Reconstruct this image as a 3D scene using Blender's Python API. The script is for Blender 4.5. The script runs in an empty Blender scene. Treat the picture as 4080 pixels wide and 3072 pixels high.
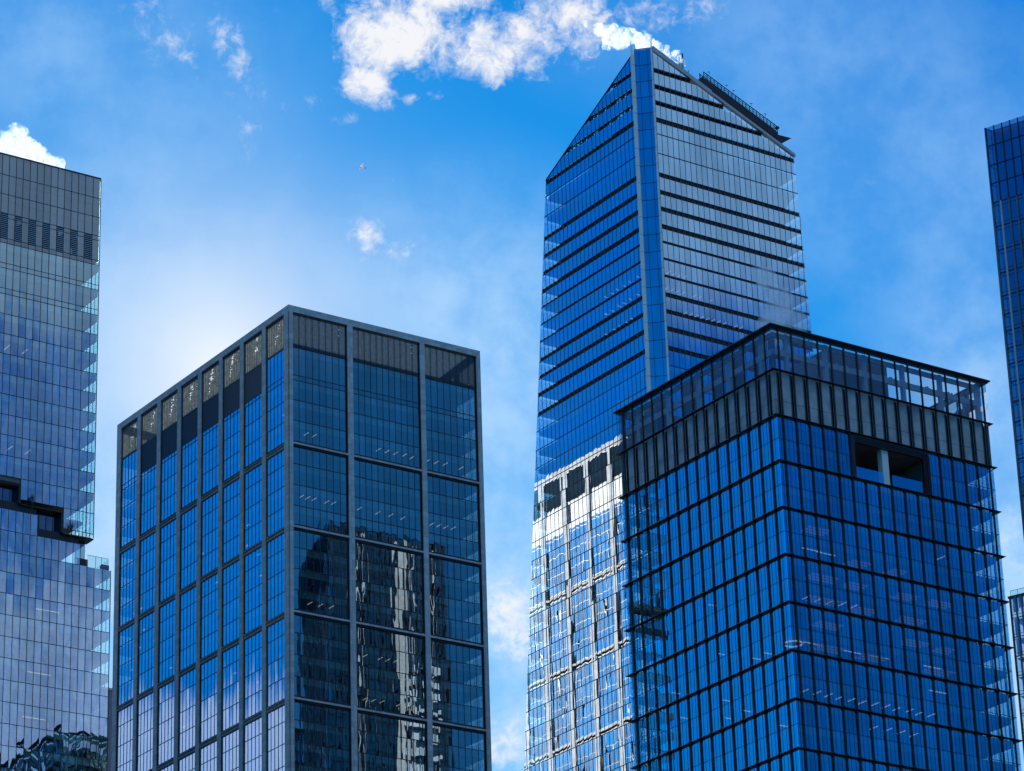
import bpy, math, random
from mathutils import Vector, Matrix
random.seed(7)
D = bpy.data
scene = bpy.context.scene
COL = scene.collection
R = math.radians
YAW = R(34.8153)                      # street grid
RR = Vector((math.cos(YAW), math.sin(YAW), 0))
RL = Vector((-math.sin(YAW), math.cos(YAW), 0))
GROUND = -1.7                         # eye height is z = 0
SUN_AZ, SUN_EL = R(-5.47), R(23.49)   # azimuth from +Y, clockwise positive
SUN_DIR = Vector((math.sin(SUN_AZ) * math.cos(SUN_EL), math.cos(SUN_AZ) * math.cos(SUN_EL), math.sin(SUN_EL)))

# ------------------------------------------------------------------ camera
PITCH, ROLL, FPX = R(23.1341), R(-1.8505), 13178.98
fw = Vector((0, math.cos(PITCH), math.sin(PITCH)))
up0 = Vector((0, -math.sin(PITCH), math.cos(PITCH)))
ri0 = Vector((1, 0, 0))
c, s = math.cos(ROLL), math.sin(ROLL)
ri = c * ri0 + s * up0
up = -s * ri0 + c * up0
cam_d = D.cameras.new('camera')
cam_d.sensor_fit = 'HORIZONTAL'
cam_d.sensor_width = 36.0
cam_d.lens = FPX / 4080 * 36
cam_d.clip_start = 1.0
cam_d.clip_end = 60000
cam = D.objects.new('camera', cam_d)
COL.objects.link(cam)
m = Matrix((ri, up, -fw)).transposed().to_4x4()
cam.matrix_world = m
scene.camera = cam

# ------------------------------------------------------------------ helpers
class MB:
    def __init__(self):
        self.v = []; self.f = []; self.sm = []; self.mi = []
    def poly(self, pts, smooth=False):
        n = len(self.v)
        self.v += [tuple(p) for p in pts]
        self.f.append(tuple(range(n, n + len(pts)))); self.sm.append(smooth); self.mi.append(0)
    def mesh(self, pts, faces, smooth=False):
        n = len(self.v)
        self.v += [tuple(p) for p in pts]
        for f in faces:
            self.f.append(tuple(i + n for i in f)); self.sm.append(smooth); self.mi.append(0)
    def hexa(self, p):      # 8 points: bottom ring 0-3, top ring 4-7
        self.mesh(p, [(3, 2, 1, 0), (4, 5, 6, 7), (0, 1, 5, 4), (1, 2, 6, 5), (2, 3, 7, 6), (3, 0, 4, 7)])
    def box(self, x0, x1, y0, y1, z0, z1):
        self.hexa([(x0, y0, z0), (x1, y0, z0), (x1, y1, z0), (x0, y1, z0), (x0, y0, z1), (x1, y0, z1), (x1, y1, z1), (x0, y1, z1)])
    def prism(self, poly, z0, z1):   # vertical prism over an xy polygon
        n = len(poly)
        self.mesh([(x, y, z0) for x, y in poly] + [(x, y, z1) for x, y in poly],
                  [tuple(range(n))[::-1], tuple(range(n, 2 * n))] + [(i, (i + 1) % n, n + (i + 1) % n, n + i) for i in range(n)])
    def tube(self, a, b, r, n=6, r2=None):
        a, b = Vector(a), Vector(b)
        r2 = r if r2 is None else r2
        d = (b - a).normalized()
        u = d.orthogonal().normalized(); w = d.cross(u)
        A = [a + (u * math.cos(t) + w * math.sin(t)) * r for t in [2 * math.pi * i / n for i in range(n)]]
        B = [b + (u * math.cos(t) + w * math.sin(t)) * r2 for t in [2 * math.pi * i / n for i in range(n)]]
        self.mesh(A + B, [tuple(range(n))[::-1], tuple(range(n, 2 * n))] + [(i, (i + 1) % n, n + (i + 1) % n, n + i) for i in range(n)])
    def join(self, other, mi=1):
        n = len(self.v)
        self.v += other.v
        self.f += [tuple(i + n for i in f) for f in other.f]; self.sm += other.sm; self.mi += [mi] * len(other.f)
        return self
    def build(self, name, mat, parent=None, kind=None):
        if not self.f: return None
        me = D.meshes.new(name)
        me.from_pydata(self.v, [], self.f)
        me.polygons.foreach_set('use_smooth', self.sm)
        for q in (mat if isinstance(mat, (list, tuple)) else [mat]): me.materials.append(q)
        me.polygons.foreach_set('material_index', self.mi)
        me.update()
        o = D.objects.new(name, me)
        COL.objects.link(o)
        if parent is not None: o.parent = parent
        if kind: o['kind'] = kind
        return o

class Face:
    """A vertical facade: local origin, run direction s, outward normal."""
    def __init__(self, o, s, n):
        self.o = Vector((o[0], o[1])); self.s = Vector(s); self.n = Vector(n)
    def pt(self, s, o, z):
        p = self.o + self.s * s + self.n * o
        return (p.x, p.y, z)
    def bar(self, mb, s0, s1, o0, o1, z0, z1):
        mb.hexa([self.pt(s0, o0, z0), self.pt(s1, o0, z0), self.pt(s1, o1, z0), self.pt(s0, o1, z0),
                 self.pt(s0, o0, z1), self.pt(s1, o0, z1), self.pt(s1, o1, z1), self.pt(s0, o1, z1)])
    def pane(self, mb, s0, s1, z0, z1, o, tilt=0.0015, bulge=0.003, vt=0.0):
        a, b = random.gauss(0, tilt), random.gauss(0, tilt)
        bu = random.gauss(bulge * .4, bulge)
        sc, zc = (s0 + s1) / 2, (z0 + z1) / 2
        v = [random.gauss(0, vt) for _ in range(3)] if vt else (0, 0, 0)
        P = []
        for j in range(3):
            for i in range(3):
                ss = s0 + (s1 - s0) * i / 2; zz = z0 + (z1 - z0) * j / 2
                oo = o + a * (ss - sc) + (b + v[i]) * (zz - zc)
                if i == 1: oo += bu * (.75 if j != 1 else 1)
                elif j == 1: oo += bu * .55
                P.append(self.pt(ss, oo, zz))
        mb.mesh(P, [(0, 1, 4, 3), (1, 2, 5, 4), (3, 4, 7, 6), (4, 5, 8, 7)], True)
    def panel(self, mb, s0, s1, z0, z1, o):
        mb.poly([self.pt(s0, o, z0), self.pt(s1, o, z0), self.pt(s1, o, z1), self.pt(s0, o, z1)])

def thing(name, label, cat, loc, rz=0.0, sc=1.0, group=None):
    o = D.objects.new(name, None)
    COL.objects.link(o)
    o.location = loc; o.rotation_euler = (0, 0, rz); o.scale = (sc, sc, sc)
    o.empty_display_size = 5
    o['label'] = label; o['category'] = cat
    if group: o['group'] = group
    return o
def frange(a, b, st):
    out = []; x = a
    while x < b - 1e-6:
        out.append(x); x += st
    out.append(b)
    return out

# ------------------------------------------------------------------ materials
class NT:
    def __init__(self, tree):
        self.t = tree; self.n = tree.nodes; self.l = tree.links
    def node(self, typ, **kw):
        n = self.n.new(typ)
        for k, v in kw.items(): setattr(n, k, v)
        return n
    def put(self, sock, v):
        if isinstance(v, bpy.types.NodeSocket): self.l.new(v, sock)
        elif v is not None: sock.default_value = v
    def math(self, op, a, b=None, c=None, clamp=False):
        n = self.node('ShaderNodeMath', operation=op, use_clamp=clamp)
        self.put(n.inputs[0], a)
        if b is not None: self.put(n.inputs[1], b)
        if c is not None: self.put(n.inputs[2], c)
        return n.outputs[0]
    def mix(self, fac, a, b):
        n = self.node('ShaderNodeMix', data_type='RGBA')
        self.put(n.inputs[0], fac); self.put(n.inputs[6], a); self.put(n.inputs[7], b)
        return n.outputs[2]
    def noise(self, vec, scale, detail=2, rough=.5, dist=0.0, dim='3D', w=None):
        n = self.node('ShaderNodeTexNoise', noise_dimensions=dim)
        self.put(n.inputs['Vector'], vec); n.inputs['Scale'].default_value = scale
        n.inputs['Detail'].default_value = detail; n.inputs['Roughness'].default_value = rough
        n.inputs['Distortion'].default_value = dist
        return n.outputs['Fac']
    def ramp(self, x, a, b, lo=0.0, hi=1.0, smooth=True):
        n = self.node('ShaderNodeMapRange')
        if smooth: n.interpolation_type = 'SMOOTHSTEP'
        self.put(n.inputs[0], x)
        for i, v in ((1, a), (2, b), (3, lo), (4, hi)): self.put(n.inputs[i], v)
        return n.outputs[0]
def mat_new(name):
    m = D.materials.new(name); m.use_nodes = True
    t = NT(m.node_tree); t.n.clear()
    out = t.node('ShaderNodeOutputMaterial')
    return m, t, out

def m_plain(name, col, rough=.6, metal=0.0, var=.12, scale=.6, spec=.4):
    m, t, out = mat_new(name)
    b = t.node('ShaderNodeBsdfPrincipled')
    tc = t.node('ShaderNodeTexCoord')
    f = t.noise(tc.outputs['Object'], scale, 5, .6)
    f = t.ramp(f, .3, .7, 1 - var, 1 + var)
    v = t.node('ShaderNodeVectorMath', operation='SCALE')
    v.inputs[0].default_value = col; t.put(v.inputs[3], f)
    t.l.new(v.outputs[0], b.inputs['Base Color'])
    b.inputs['Roughness'].default_value = rough; b.inputs['Metallic'].default_value = metal
    b.inputs['Specular IOR Level'].default_value = spec
    t.l.new(b.outputs[0], out.inputs[0])
    return m

def m_stone(name, col, bw=1.4, bh=1.2):
    """Pale stone cladding with slab joints, laid on vertical faces by the height and the plan run."""
    m, t, out = mat_new(name)
    b = t.node('ShaderNodeBsdfPrincipled')
    tc = t.node('ShaderNodeTexCoord')
    sp = t.node('ShaderNodeSeparateXYZ'); t.l.new(tc.outputs['Object'], sp.inputs[0])
    z = t.math('DIVIDE', sp.outputs[2], bh)
    cellz = t.math('FLOOR', z)
    run = t.math('DIVIDE', t.math('ADD', sp.outputs[0], sp.outputs[1]), bw)
    cells = t.math('FLOOR', run)
    cmb = t.node('ShaderNodeCombineXYZ'); t.l.new(cells, cmb.inputs[0]); t.l.new(cellz, cmb.inputs[2])
    wn = t.node('ShaderNodeTexWhiteNoise'); t.l.new(cmb.outputs[0], wn.inputs['Vector'])
    fz = t.math('FRACT', z); fs = t.math('FRACT', run)
    j = t.math('MINIMUM', t.ramp(fz, 0, .06), t.ramp(fs, 0, .06))
    streak = t.noise(tc.outputs['Object'], .8, 6, .65)
    val = t.math('MULTIPLY', t.math('ADD', t.math('MULTIPLY', wn.outputs['Value'], .28), .78),
                 t.math('ADD', t.math('MULTIPLY', streak, .5), .75))
    val = t.math('MULTIPLY', val, t.math('ADD', t.math('MULTIPLY', j, .5), .5))
    v = t.node('ShaderNodeVectorMath', operation='SCALE')
    v.inputs[0].default_value = col; t.put(v.inputs[3], val)
    t.l.new(v.outputs[0], b.inputs['Base Color'])
    b.inputs['Roughness'].default_value = .65
    b.inputs['Specular IOR Level'].default_value = .3
    t.l.new(b.outputs[0], out.inputs[0])
    return m

def m_glass(name, refl, trans, bump=.004, bscale=.55, streak=.35, rough=0.0, vary=.12):
    """Coated curtain-wall glass: a tinted mirror coat over a tinted see-through sheet, slightly wavy."""
    m, t, out = mat_new(name)
    tc = t.node('ShaderNodeTexCoord')
    mp = t.node('ShaderNodeMapping'); t.l.new(tc.outputs['Object'], mp.inputs[0])
    mp.inputs['Scale'].default_value = (1, 1, streak)
    h = t.noise(mp.outputs[0], bscale, 1, .5)
    bp = t.node('ShaderNodeBump'); bp.inputs['Strength'].default_value = 1
    bp.inputs['Distance'].default_value = bump; t.l.new(h, bp.inputs['Height'])
    g = t.node('ShaderNodeBsdfGlossy'); g.inputs['Roughness'].default_value = rough
    t.l.new(bp.outputs[0], g.inputs['Normal'])
    var = t.ramp(t.noise(mp.outputs[0], .12, 3), .3, .7, 1 - vary, 1 + vary)
    geo = t.node('ShaderNodeNewGeometry')
    rpi = geo.outputs['Random Per Island']                 # every pane comes from its own batch of coated glass
    var = t.math('MULTIPLY', var, t.ramp(rpi, 0, 1, 1 - vary * .9, 1 + vary * .9, False))
    v = t.node('ShaderNodeVectorMath', operation='SCALE'); v.inputs[0].default_value = refl; t.put(v.inputs[3], var)
    fr = t.node('ShaderNodeFresnel'); fr.inputs['IOR'].default_value = 1.4
    cg = t.mix(t.math('MULTIPLY', fr.outputs[0], .8), v.outputs[0], (1, 1, 1, 1))
    t.l.new(cg, g.inputs['Color'])
    tr = t.node('ShaderNodeBsdfTransparent'); tr.inputs['Color'].default_value = (*trans, 1)
    a = t.node('ShaderNodeAddShader'); t.l.new(g.outputs[0], a.inputs[0]); t.l.new(tr.outputs[0], a.inputs[1])
    t.l.new(a.outputs[0], out.inputs[0])
    return m
def m_emit(name, col, st):
    m, t, out = mat_new(name)
    e = t.node('ShaderNodeEmission'); e.inputs[0].default_value = (*col, 1); e.inputs[1].default_value = st
    t.l.new(e.outputs[0], out.inputs[0])
    return m

M = {}
M['stone_sun'] = m_stone('sun_brightened_stone', (.72, .73, .74))  # limestone copy, brightened to stand in for sun on the rear faces
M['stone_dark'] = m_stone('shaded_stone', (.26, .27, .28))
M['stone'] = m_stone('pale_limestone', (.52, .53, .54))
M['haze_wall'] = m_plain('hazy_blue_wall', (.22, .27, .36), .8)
M['dark'] = m_plain('black_metal', (.012, .013, .016), .45)
M['mull'] = m_plain('dark_mullion', (.016, .019, .026), .4)
M['black_panel'] = m_plain('black_cladding', (.011, .013, .018), .5)
M['white_panel'] = m_plain('pale_cladding', (.56, .58, .60), .5)
M['ribbed'] = m_plain('ribbed_grey_panel', (.36, .375, .39), .4, var=.25, scale=.3)
M['grey_panel'] = m_plain('grey_panel', (.13, .14, .15), .4, var=.2, scale=.25)
M['slat'] = m_plain('pale_metal_slat', (.25, .33, .40), .55)
M['ceiling'] = m_plain('office_ceiling', (.22, .19, .17), .8, var=.35, scale=.12)
M['core'] = m_plain('building_core', (.10, .10, .11), .8, var=.4, scale=.15)
M['column'] = m_plain('white_column', (.72, .72, .70), .6, var=.05)
M['fin_white'] = m_plain('pale_metal_fin', (.80, .78, .74), .4, var=.05, scale=.2)
M['cap'] = m_plain('roof_edge_metal', (.45, .48, .50), .4, var=.08)
M['brown'] = m_plain('bronze_fin', (.07, .05, .04), .5)
M['roof'] = m_plain('roof_surface', (.12, .12, .13), .8)
M['lamp'] = m_emit('lit_ceiling_lamp', (1.0, .86, .70), .45)
M['ceiling_glow'] = m_emit('painted_ceiling_glow', (.95, .78, .72), .055)  # faint emission stands in for lamplight on the ceilings
M['g50L'] = m_glass('glass_stone_tower', (.34, .50, .58), (.46, .64, .64), .0022, .5)
M['g50B'] = m_glass('glass_stone_tower_rear', (.50, .70, .90), (.12, .16, .18), .002, .5)
M['g50R'] = m_glass('glass_stone_tower_wavy', (.30, .37, .40), (.40, .58, .60), .006, .55)
M['g55'] = m_glass('glass_grid_tower', (.27, .44, .50), (.35, .51, .57), .0015, .4, vary=.2)
M['g30'] = m_glass('glass_tapered_tower', (.62, .76, .80), (.40, .52, .54), .0045, .5)
M['g30c'] = m_glass('glass_corner_strip', (.40, .68, .70), (.1, .1, .1), .002, .5)
M['gSp'] = m_glass('glass_stepped_tower', (.42, .54, .57), (.56, .76, .70), .003, .5)
M['gSpT'] = m_glass('glass_stepped_crown', (.26, .30, .32), (.50, .55, .55), .003, .5)
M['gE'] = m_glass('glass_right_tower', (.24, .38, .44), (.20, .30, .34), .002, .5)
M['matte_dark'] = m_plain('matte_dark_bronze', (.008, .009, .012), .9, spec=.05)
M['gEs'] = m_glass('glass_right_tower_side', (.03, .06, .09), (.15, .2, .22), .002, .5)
M['gF'] = m_glass('glass_low_tower', (.40, .46, .52), (.40, .48, .50), .002, .5)
M['gclear'] = m_glass('clear_screen_glass', (.07, .09, .10), (.50, .57, .60), .002, .5)
m_, t_, o_ = mat_new('dusty_screen_glass')
d_ = t_.node('ShaderNodeBsdfDiffuse'); d_.inputs[0].default_value = (.30, .31, .32, 1)
tr_ = t_.node('ShaderNodeBsdfTransparent'); tr_.inputs[0].default_value = (.74, .81, .85, 1)
gl_ = t_.node('ShaderNodeBsdfGlossy'); gl_.inputs[0].default_value = (.08, .10, .11, 1); gl_.inputs[1].default_value = .02
x1 = t_.node('ShaderNodeMixShader'); x1.inputs[0].default_value = .15; t_.l.new(tr_.outputs[0], x1.inputs[1]); t_.l.new(d_.outputs[0], x1.inputs[2])
x2 = t_.node('ShaderNodeAddShader'); t_.l.new(x1.outputs[0], x2.inputs[0]); t_.l.new(gl_.outputs[0], x2.inputs[1]); t_.l.new(x2.outputs[0], o_.inputs[0])
M['gfrit'] = m_
m_, t_, o_ = mat_new('gull_feathers')
d_ = t_.node('ShaderNodeBsdfDiffuse'); d_.inputs[0].default_value = (.85, .85, .85, 1)
tr_ = t_.node('ShaderNodeBsdfTranslucent'); tr_.inputs[0].default_value = (.9, .9, .9, 1)
x1 = t_.node('ShaderNodeMixShader'); x1.inputs[0].default_value = .7; t_.l.new(d_.outputs[0], x1.inputs[1]); t_.l.new(tr_.outputs[0], x1.inputs[2]); t_.l.new(x1.outputs[0], o_.inputs[0])
M['feather'] = m_
def m_lit_slat(name, col, tcol, fac):      # thin pale mesh that glows where the low sun stands behind it
    m_, t_, o_ = mat_new(name)
    tc_ = t_.node('ShaderNodeTexCoord')
    n_ = t_.ramp(t_.noise(tc_.outputs['Object'], 1.6, 5, .7), .3, .7, .45, 1.3)
    d_ = t_.node('ShaderNodeBsdfDiffuse'); d_.inputs[0].default_value = (*col, 1)
    tr_ = t_.node('ShaderNodeBsdfTranslucent')
    v_ = t_.node('ShaderNodeVectorMath', operation='SCALE'); v_.inputs[0].default_value = tcol; t_.put(v_.inputs[3], n_)
    t_.l.new(v_.outputs[0], tr_.inputs[0])
    x_ = t_.node('ShaderNodeMixShader'); x_.inputs[0].default_value = fac; t_.l.new(d_.outputs[0], x_.inputs[1]); t_.l.new(tr_.outputs[0], x_.inputs[2]); t_.l.new(x_.outputs[0], o_.inputs[0])
    return m_
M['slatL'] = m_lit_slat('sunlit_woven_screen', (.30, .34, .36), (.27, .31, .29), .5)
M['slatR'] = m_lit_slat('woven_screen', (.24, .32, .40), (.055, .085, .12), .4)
M['pale_blue'] = m_plain('pale_blue_panel', (.42, .52, .64), .5, var=.2)
M['grail'] = m_glass('balustrade_glass', (.10, .12, .12), (.62, .80, .78), .001, .5)
M['gdark'] = m_glass('recessed_dark_glass', (.12, .16, .2), (.2, .3, .3), .002, .5)

def ceiling_lights(root, pts, length, face, dirn='in', width=.13):
    """pts: (s, inward offset, z) ; a strip lamp below the ceiling running inward or along the facade."""
    for (s_, o_, z_) in pts:
        mb = MB()
        if dirn == 'in': face.bar(mb, s_, s_ + width, -o_ - length, -o_, z_ - .12, z_)
        else: face.bar(mb, s_, s_ + length, -o_ - width, -o_, z_ - .12, z_)
        mb.build('ceiling_light', M['lamp'], root)

# ------------------------------------------------------------------ 1. stone framed tower (middle left)
def stone_tower():
    W, DP, H = 49.8, 78.85, 299.0
    k0 = 1.7
    root = thing('stone_framed_tower', 'broad office tower with grey stone grid frame and deep blue glass bays, left of centre', 'skyscraper', (-47.8197, 651.1411, GROUND), YAW)
    off = root  # children use z measured from the ground
    Z = lambda z: z + k0
    FR = Face((0, 0), (1, 0), (0, -1)); FL = Face((0, 0), (0, 1), (-1, 0))
    FBR = Face((W, 0), (0, 1), (1, 0)); FBL = Face((0, DP), (1, 0), (0, 1))
    baysR = [(1.09, 14.9), (16.26, 33.74), (34.96, 48.75)]
    baysL = [(2.08, 9.93), (11.5, 19.55), (21.09, 28.97), (30.5, 38.5), (40.08, 47.98), (49.6, 57.57), (59.22, 67.2), (68.76, 76.8)]
    belts = [267.2 - 18.95 * k for k in range(14)]
    for FN, F, bays, width in (('R', FR, baysR, W), ('L', FL, baysL, DP), ('BR', FBR, baysL, DP), ('BL', FBL, baysR, W)):
        front = FN in 'RL'
        GO = -.36 if FN in ('L', 'BR') else -.62
        PT = -.22 if FN in ('L', 'BR') else -.30
        glass = M['g50R'] if FN == 'R' else (M['g50L'] if front else M['g50B'])
        # stone piers and the fascia
        edges = [0] + [x for b in bays for x in b] + [width]
        pier_mb = MB()
        for i in range(0, len(edges), 2):
            a, b = edges[i], edges[i + 1]
            mb = MB() if front else pier_mb
            e0 = .35 if i == 0 else 0
            e1 = .35 if i == len(edges) - 2 else 0
            F.bar(mb, a + (0 if FN in 'R' or i else .0), b, PT, 0, Z(-1.7), Z(297.5))
            if front: mb.build('stone_pier', M['stone'], root)
            dk = MB()
            if i not in (0,): F.bar(dk, a + .02, a + .16, GO - .1, PT - .002, Z(-1.7), Z(297.45))
            if i != len(edges) - 2: F.bar(dk, b - .16, b - .02, GO - .1, PT - .002, Z(-1.7), Z(297.45))
            if front: dk.build('pier_flank', M['dark'], root)
            else: pier_mb.join(dk, 0)
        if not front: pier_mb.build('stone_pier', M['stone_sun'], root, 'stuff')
        mb = MB(); F.bar(mb, .0, width, -.9, 0.002 if FN in ('R', 'BL') else 0.001, Z(297.5), Z(299))
        mb.build('roof_fascia', M['stone'] if front else M['stone_sun'], root)
        mb = MB()
        for a, b in bays: F.bar(mb, a, b, -.9, -.05, Z(297.15), Z(297.5))
        mb.build('fascia_soffit', M['dark'], root)
        # belts
        for k, zb in enumerate(belts):
            if front and zb > 170:
                for a, b in bays:
                    mb = MB()
                    if FN == 'R':
                        F.bar(mb, a, b, -.62, -.06, Z(zb - .42), Z(zb))
                    else:
                        F.bar(mb, a, b, GO - .05, -.16, Z(zb - 1.0), Z(zb - .5)); F.bar(mb, a, b, GO - .05, -.10, Z(zb - .28), Z(zb))
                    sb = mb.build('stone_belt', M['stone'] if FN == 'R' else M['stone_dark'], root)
                    mb = MB()
                    G2 = -.35 if FN == 'R' else -.25
                    F.bar(mb, a, b, -.7, G2, Z(zb + .001), Z(zb + (.42 if FN == 'R' else .15))); F.bar(mb, a, b, -.7, G2, Z(zb - (.85 if FN == 'R' else 1.15)), Z(zb - (.421 if FN == 'R' else 1.001)))
                    if FN != 'R': F.bar(mb, a, b, -.7, G2, Z(zb - .499), Z(zb - .281))
                    mb.build('shadow_gap', M['dark'], sb)
        rest = MB()
        for k, zb in enumerate(belts):
            if not (front and zb > 170):
                for a, b in bays: F.bar(rest, a, b, GO, -.06, Z(zb - .5), Z(zb))
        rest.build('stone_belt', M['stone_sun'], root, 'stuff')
        # windows : one per bay and belt interval
        floors0 = [267.62, 272.45, 277.2, 281.82, 283.02, 289.5]
        other_g, other_m = MB(), MB()
        for bi, (a, b) in enumerate(bays):
            g0, g1, gp = random.uniform(.52, .74), random.uniform(.2, .42), (.35, .55, .75, .9, .9, .85, .8, .45)[bi % 8]
            solid = FN in ('L', 'BR') and 1 <= bi <= 6
            n = max(4, round((b - a - .5) / 1.57)) if FN in ('R', 'BL') else 5
            xs = [a + .16 + (b - a - .32) * i / n for i in range(n + 1)]
            for k in range(-1, len(belts) - 1):
                if k < 0:
                    zs = floors0[:-1] if solid else floors0
                    if solid: zs = zs[:-1] + [282.75]
                else:
                    top = belts[k] - (.85 if FN == 'R' else 1.15); bot = belts[k + 1] + (.42 if FN == 'R' else .15)
                    zs = [bot] + [belts[k + 1] + 4.74 * j for j in (1, 2, 3)] + [top]
                part = front and zs[0] > 168
                gb, fb = (MB(), MB()) if part else (other_g, other_m)
                for i in range(n):
                    for j in range(len(zs) - 1):
                        F.pane(gb, xs[i], xs[i + 1], Z(zs[j]), Z(zs[j + 1]), GO, .0011 if FN == 'R' else .0007, .0045 if FN == 'R' else .0016, .0035 if FN == 'L' else .0)
                for i, x in enumerate(xs):
                    w_ = .05 if 0 < i < n else (.2 if FN in ('R', 'BL') else .09)
                    F.bar(fb, x - w_, x + w_, GO - .05, GO + .07, Z(zs[0]), Z(zs[-1]))
                for zz in zs[1:-1]:
                    F.bar(fb, a + .2, b - .2, GO - .06, GO + .055, Z(zz - .075), Z(zz + .075))
                for zz in (zs[0], zs[-1]):
                    F.bar(fb, a + .2, b - .2, GO - .06, GO + .06, Z(zz - .12), Z(zz + .12))
                if part:
                    w = gb.build('window', glass, root); fb.build('window_frame', M['mull'], w)
            # louvre screen in the crown, black panels under it
            lv = MB(); fr = MB()
            zl0, zl1 = 289.6, 297.15
            ns = 26
            for i in range(ns):
                z_ = zl0 + (zl1 - zl0) * (i + .5) / ns
                hgt = (.085 if FN == 'R' else .052) if front else .07
                o0, o1 = GO - .10, GO + .16
                spans = [(a + .2, b - .2)]
                if FN == 'L':          # gaps cut into the slats so bright sky imitates sun glints
                    sg = a + (b - a) * (g0 - g1 * i / ns)
                    if random.random() < gp and 3 + (bi * 5) % 7 < i < 26:
                        wd = random.choice((.1, .15, .22, .35, .5)) * (1.3 if 12 < i < 22 else .7); x_ = sg + random.gauss(0, .25)
                        spans = [(a + .2, x_ - wd), (x_ + wd, b - .2)]
                    if random.random() < .3 and i > 14:
                        q_ = random.uniform(a + .5, x_ - 1.2 if len(spans) > 1 and x_ - 1.2 > a + .6 else a + .6); spans = [(a + .2, q_ - .05), (q_ + .05, spans[0][1])] + spans[1:]
                elif FN == 'R' and i in (22, 17) and bi < 2 or FN == 'R' and bi == 2 and i == 2:
                    x_ = b - 1.9; spans = [(a + .2, x_ - .12), (x_ + .12, b - .2)]
                for sa_, sb_ in spans:
                    lv.poly([F.pt(sa_, o1, Z(z_ + hgt)), F.pt(sb_, o1, Z(z_ + hgt)), F.pt(sb_, o0, Z(z_ - hgt)), F.pt(sa_, o0, Z(z_ - hgt))])
            nn = n * (1 if FN in ('R', 'BL') else 2)
            for i in range(nn + 1):
                x = a + .2 + (b - a - .4) * i / nn
                F.bar(fr, x - .045, x + .045, GO - .2, GO - .11, Z(zl0), Z(zl1))
                if FN == 'R' and 0 < i < nn:
                    for q_ in range(26): F.bar(fr, x - .11, x + .11, GO + .165, GO + .19, Z(zl0 + .29 * q_ + .04), Z(zl0 + .29 * q_ + .16))
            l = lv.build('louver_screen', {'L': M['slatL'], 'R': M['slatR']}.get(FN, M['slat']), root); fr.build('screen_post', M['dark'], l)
            fr = MB()
            F.bar(fr, a + .0, a + .2, GO - .1, PT - .01, Z(289.4), Z(297.15)); F.bar(fr, b - .2, b, GO - .1, PT - .01, Z(289.4), Z(297.15)); F.bar(fr, a + .2, b - .2, GO - .1, GO + .1, Z(289.4), Z(289.62))
            fr.build('screen_frame', M['dark'], l)
            if solid:
                mb = MB(); F.bar(mb, a + .1, b - .1, GO - .1, GO + .08, Z(282.8), Z(289.38))
                mb.build('black_panel' if front else 'pale_panel', M['black_panel'] if front else M['white_panel'], root)
        other_g.build('window', glass, root, 'stuff'); other_m.build('window_frame', M['mull'], root, 'stuff')
    for (s_, z_) in ((27.75, 276.2), (27.75, 263.4)):
        mb = MB(); FL.bar(mb, s_, s_ + 1.0, GO + .03, GO + .09, Z(z_), Z(z_ + 1.35)); mb.build('open_vent', M['dark'], root)
    # floors, core
    zf = [289.6, 281.9, 277.2, 272.45, 267.2]
    for k in range(13):
        zf += [belts[k] - 4.74 * j for j in (1, 2, 3)] + [belts[k + 1]]
    low = MB()
    for z_ in zf:
        mb = MB() if z_ > 165 else low
        mb.box(1.0, W - 1.0, 1.0, DP - 1.0, Z(z_ - 1.45), Z(z_ if z_ < 289 else 290.5))
        if z_ > 165: mb.build('floor_slab', M['ceiling'], root)
    low.build('floor_slab', M['ceiling'], root, 'stuff')
    mb = MB(); mb.box(13, W - 13, 14, DP - 14, 0, Z(288)); mb.build('core', M['core'], root)
    mb = MB(); mb.box(11, W - 11, 22, 56, Z(289.2), Z(296.5)); mb.build('roof_plant', M['roof'], root)
    # interior columns / partitions seen through the glass
    for z0 in [z for z in zf if z > 180]:
        mb = MB()
        for _ in range(4):
            s_ = random.uniform(3, W - 6); mb.box(s_, s_ + random.uniform(.4, 3), 4 + random.uniform(0, 5), 4.2 + random.uniform(5, 6), Z(z0), Z(z0 + 2.6))
        for _ in range(5):
            s_ = random.uniform(3, DP - 6); mb.box(4 + random.uniform(0, 4), 8.5 + random.uniform(0, .5), s_, s_ + random.uniform(.3, 2), Z(z0), Z(z0 + 2.6))
        mb.build('partition', M['core'], root)
    pts = []
    for z_, s0, n, st in ((272.45, 2, 4, 2.0), (272.45, 22, 6, 2.2), (272.45, 37, 5, 2.2), (260.0, 3.0, 8, 1.6), (258.3, 0, 0, 1), (257.7, 17.5, 10, 1.6), (257.7, 36, 5, 1.8), (234, 4, 4, 2.6), (224.5, 20, 5, 1.9), (215, 20, 6, 2.1)):
        zc = min(zf, key=lambda q: abs(q - z_))
        for i in range(n):
            if random.random() < .68: pts.append((s0 + i * st, 1.6 + random.uniform(0, .5), Z(zc - 1.47)))
    ceiling_lights(root, pts, 1.9, FR, 'in', .09)
    pts = []
    for _ in range(26):
        zc = random.choice([z for z in zf if 195 < z < 280]); bi = random.randrange(8)
        pts.append((baysL[bi][0] + random.uniform(1, 5), random.uniform(1.5, 4), Z(zc - 1.47)))
    ceiling_lights(root, pts, 1.1, FL, 'along', .08)
    return root

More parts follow.
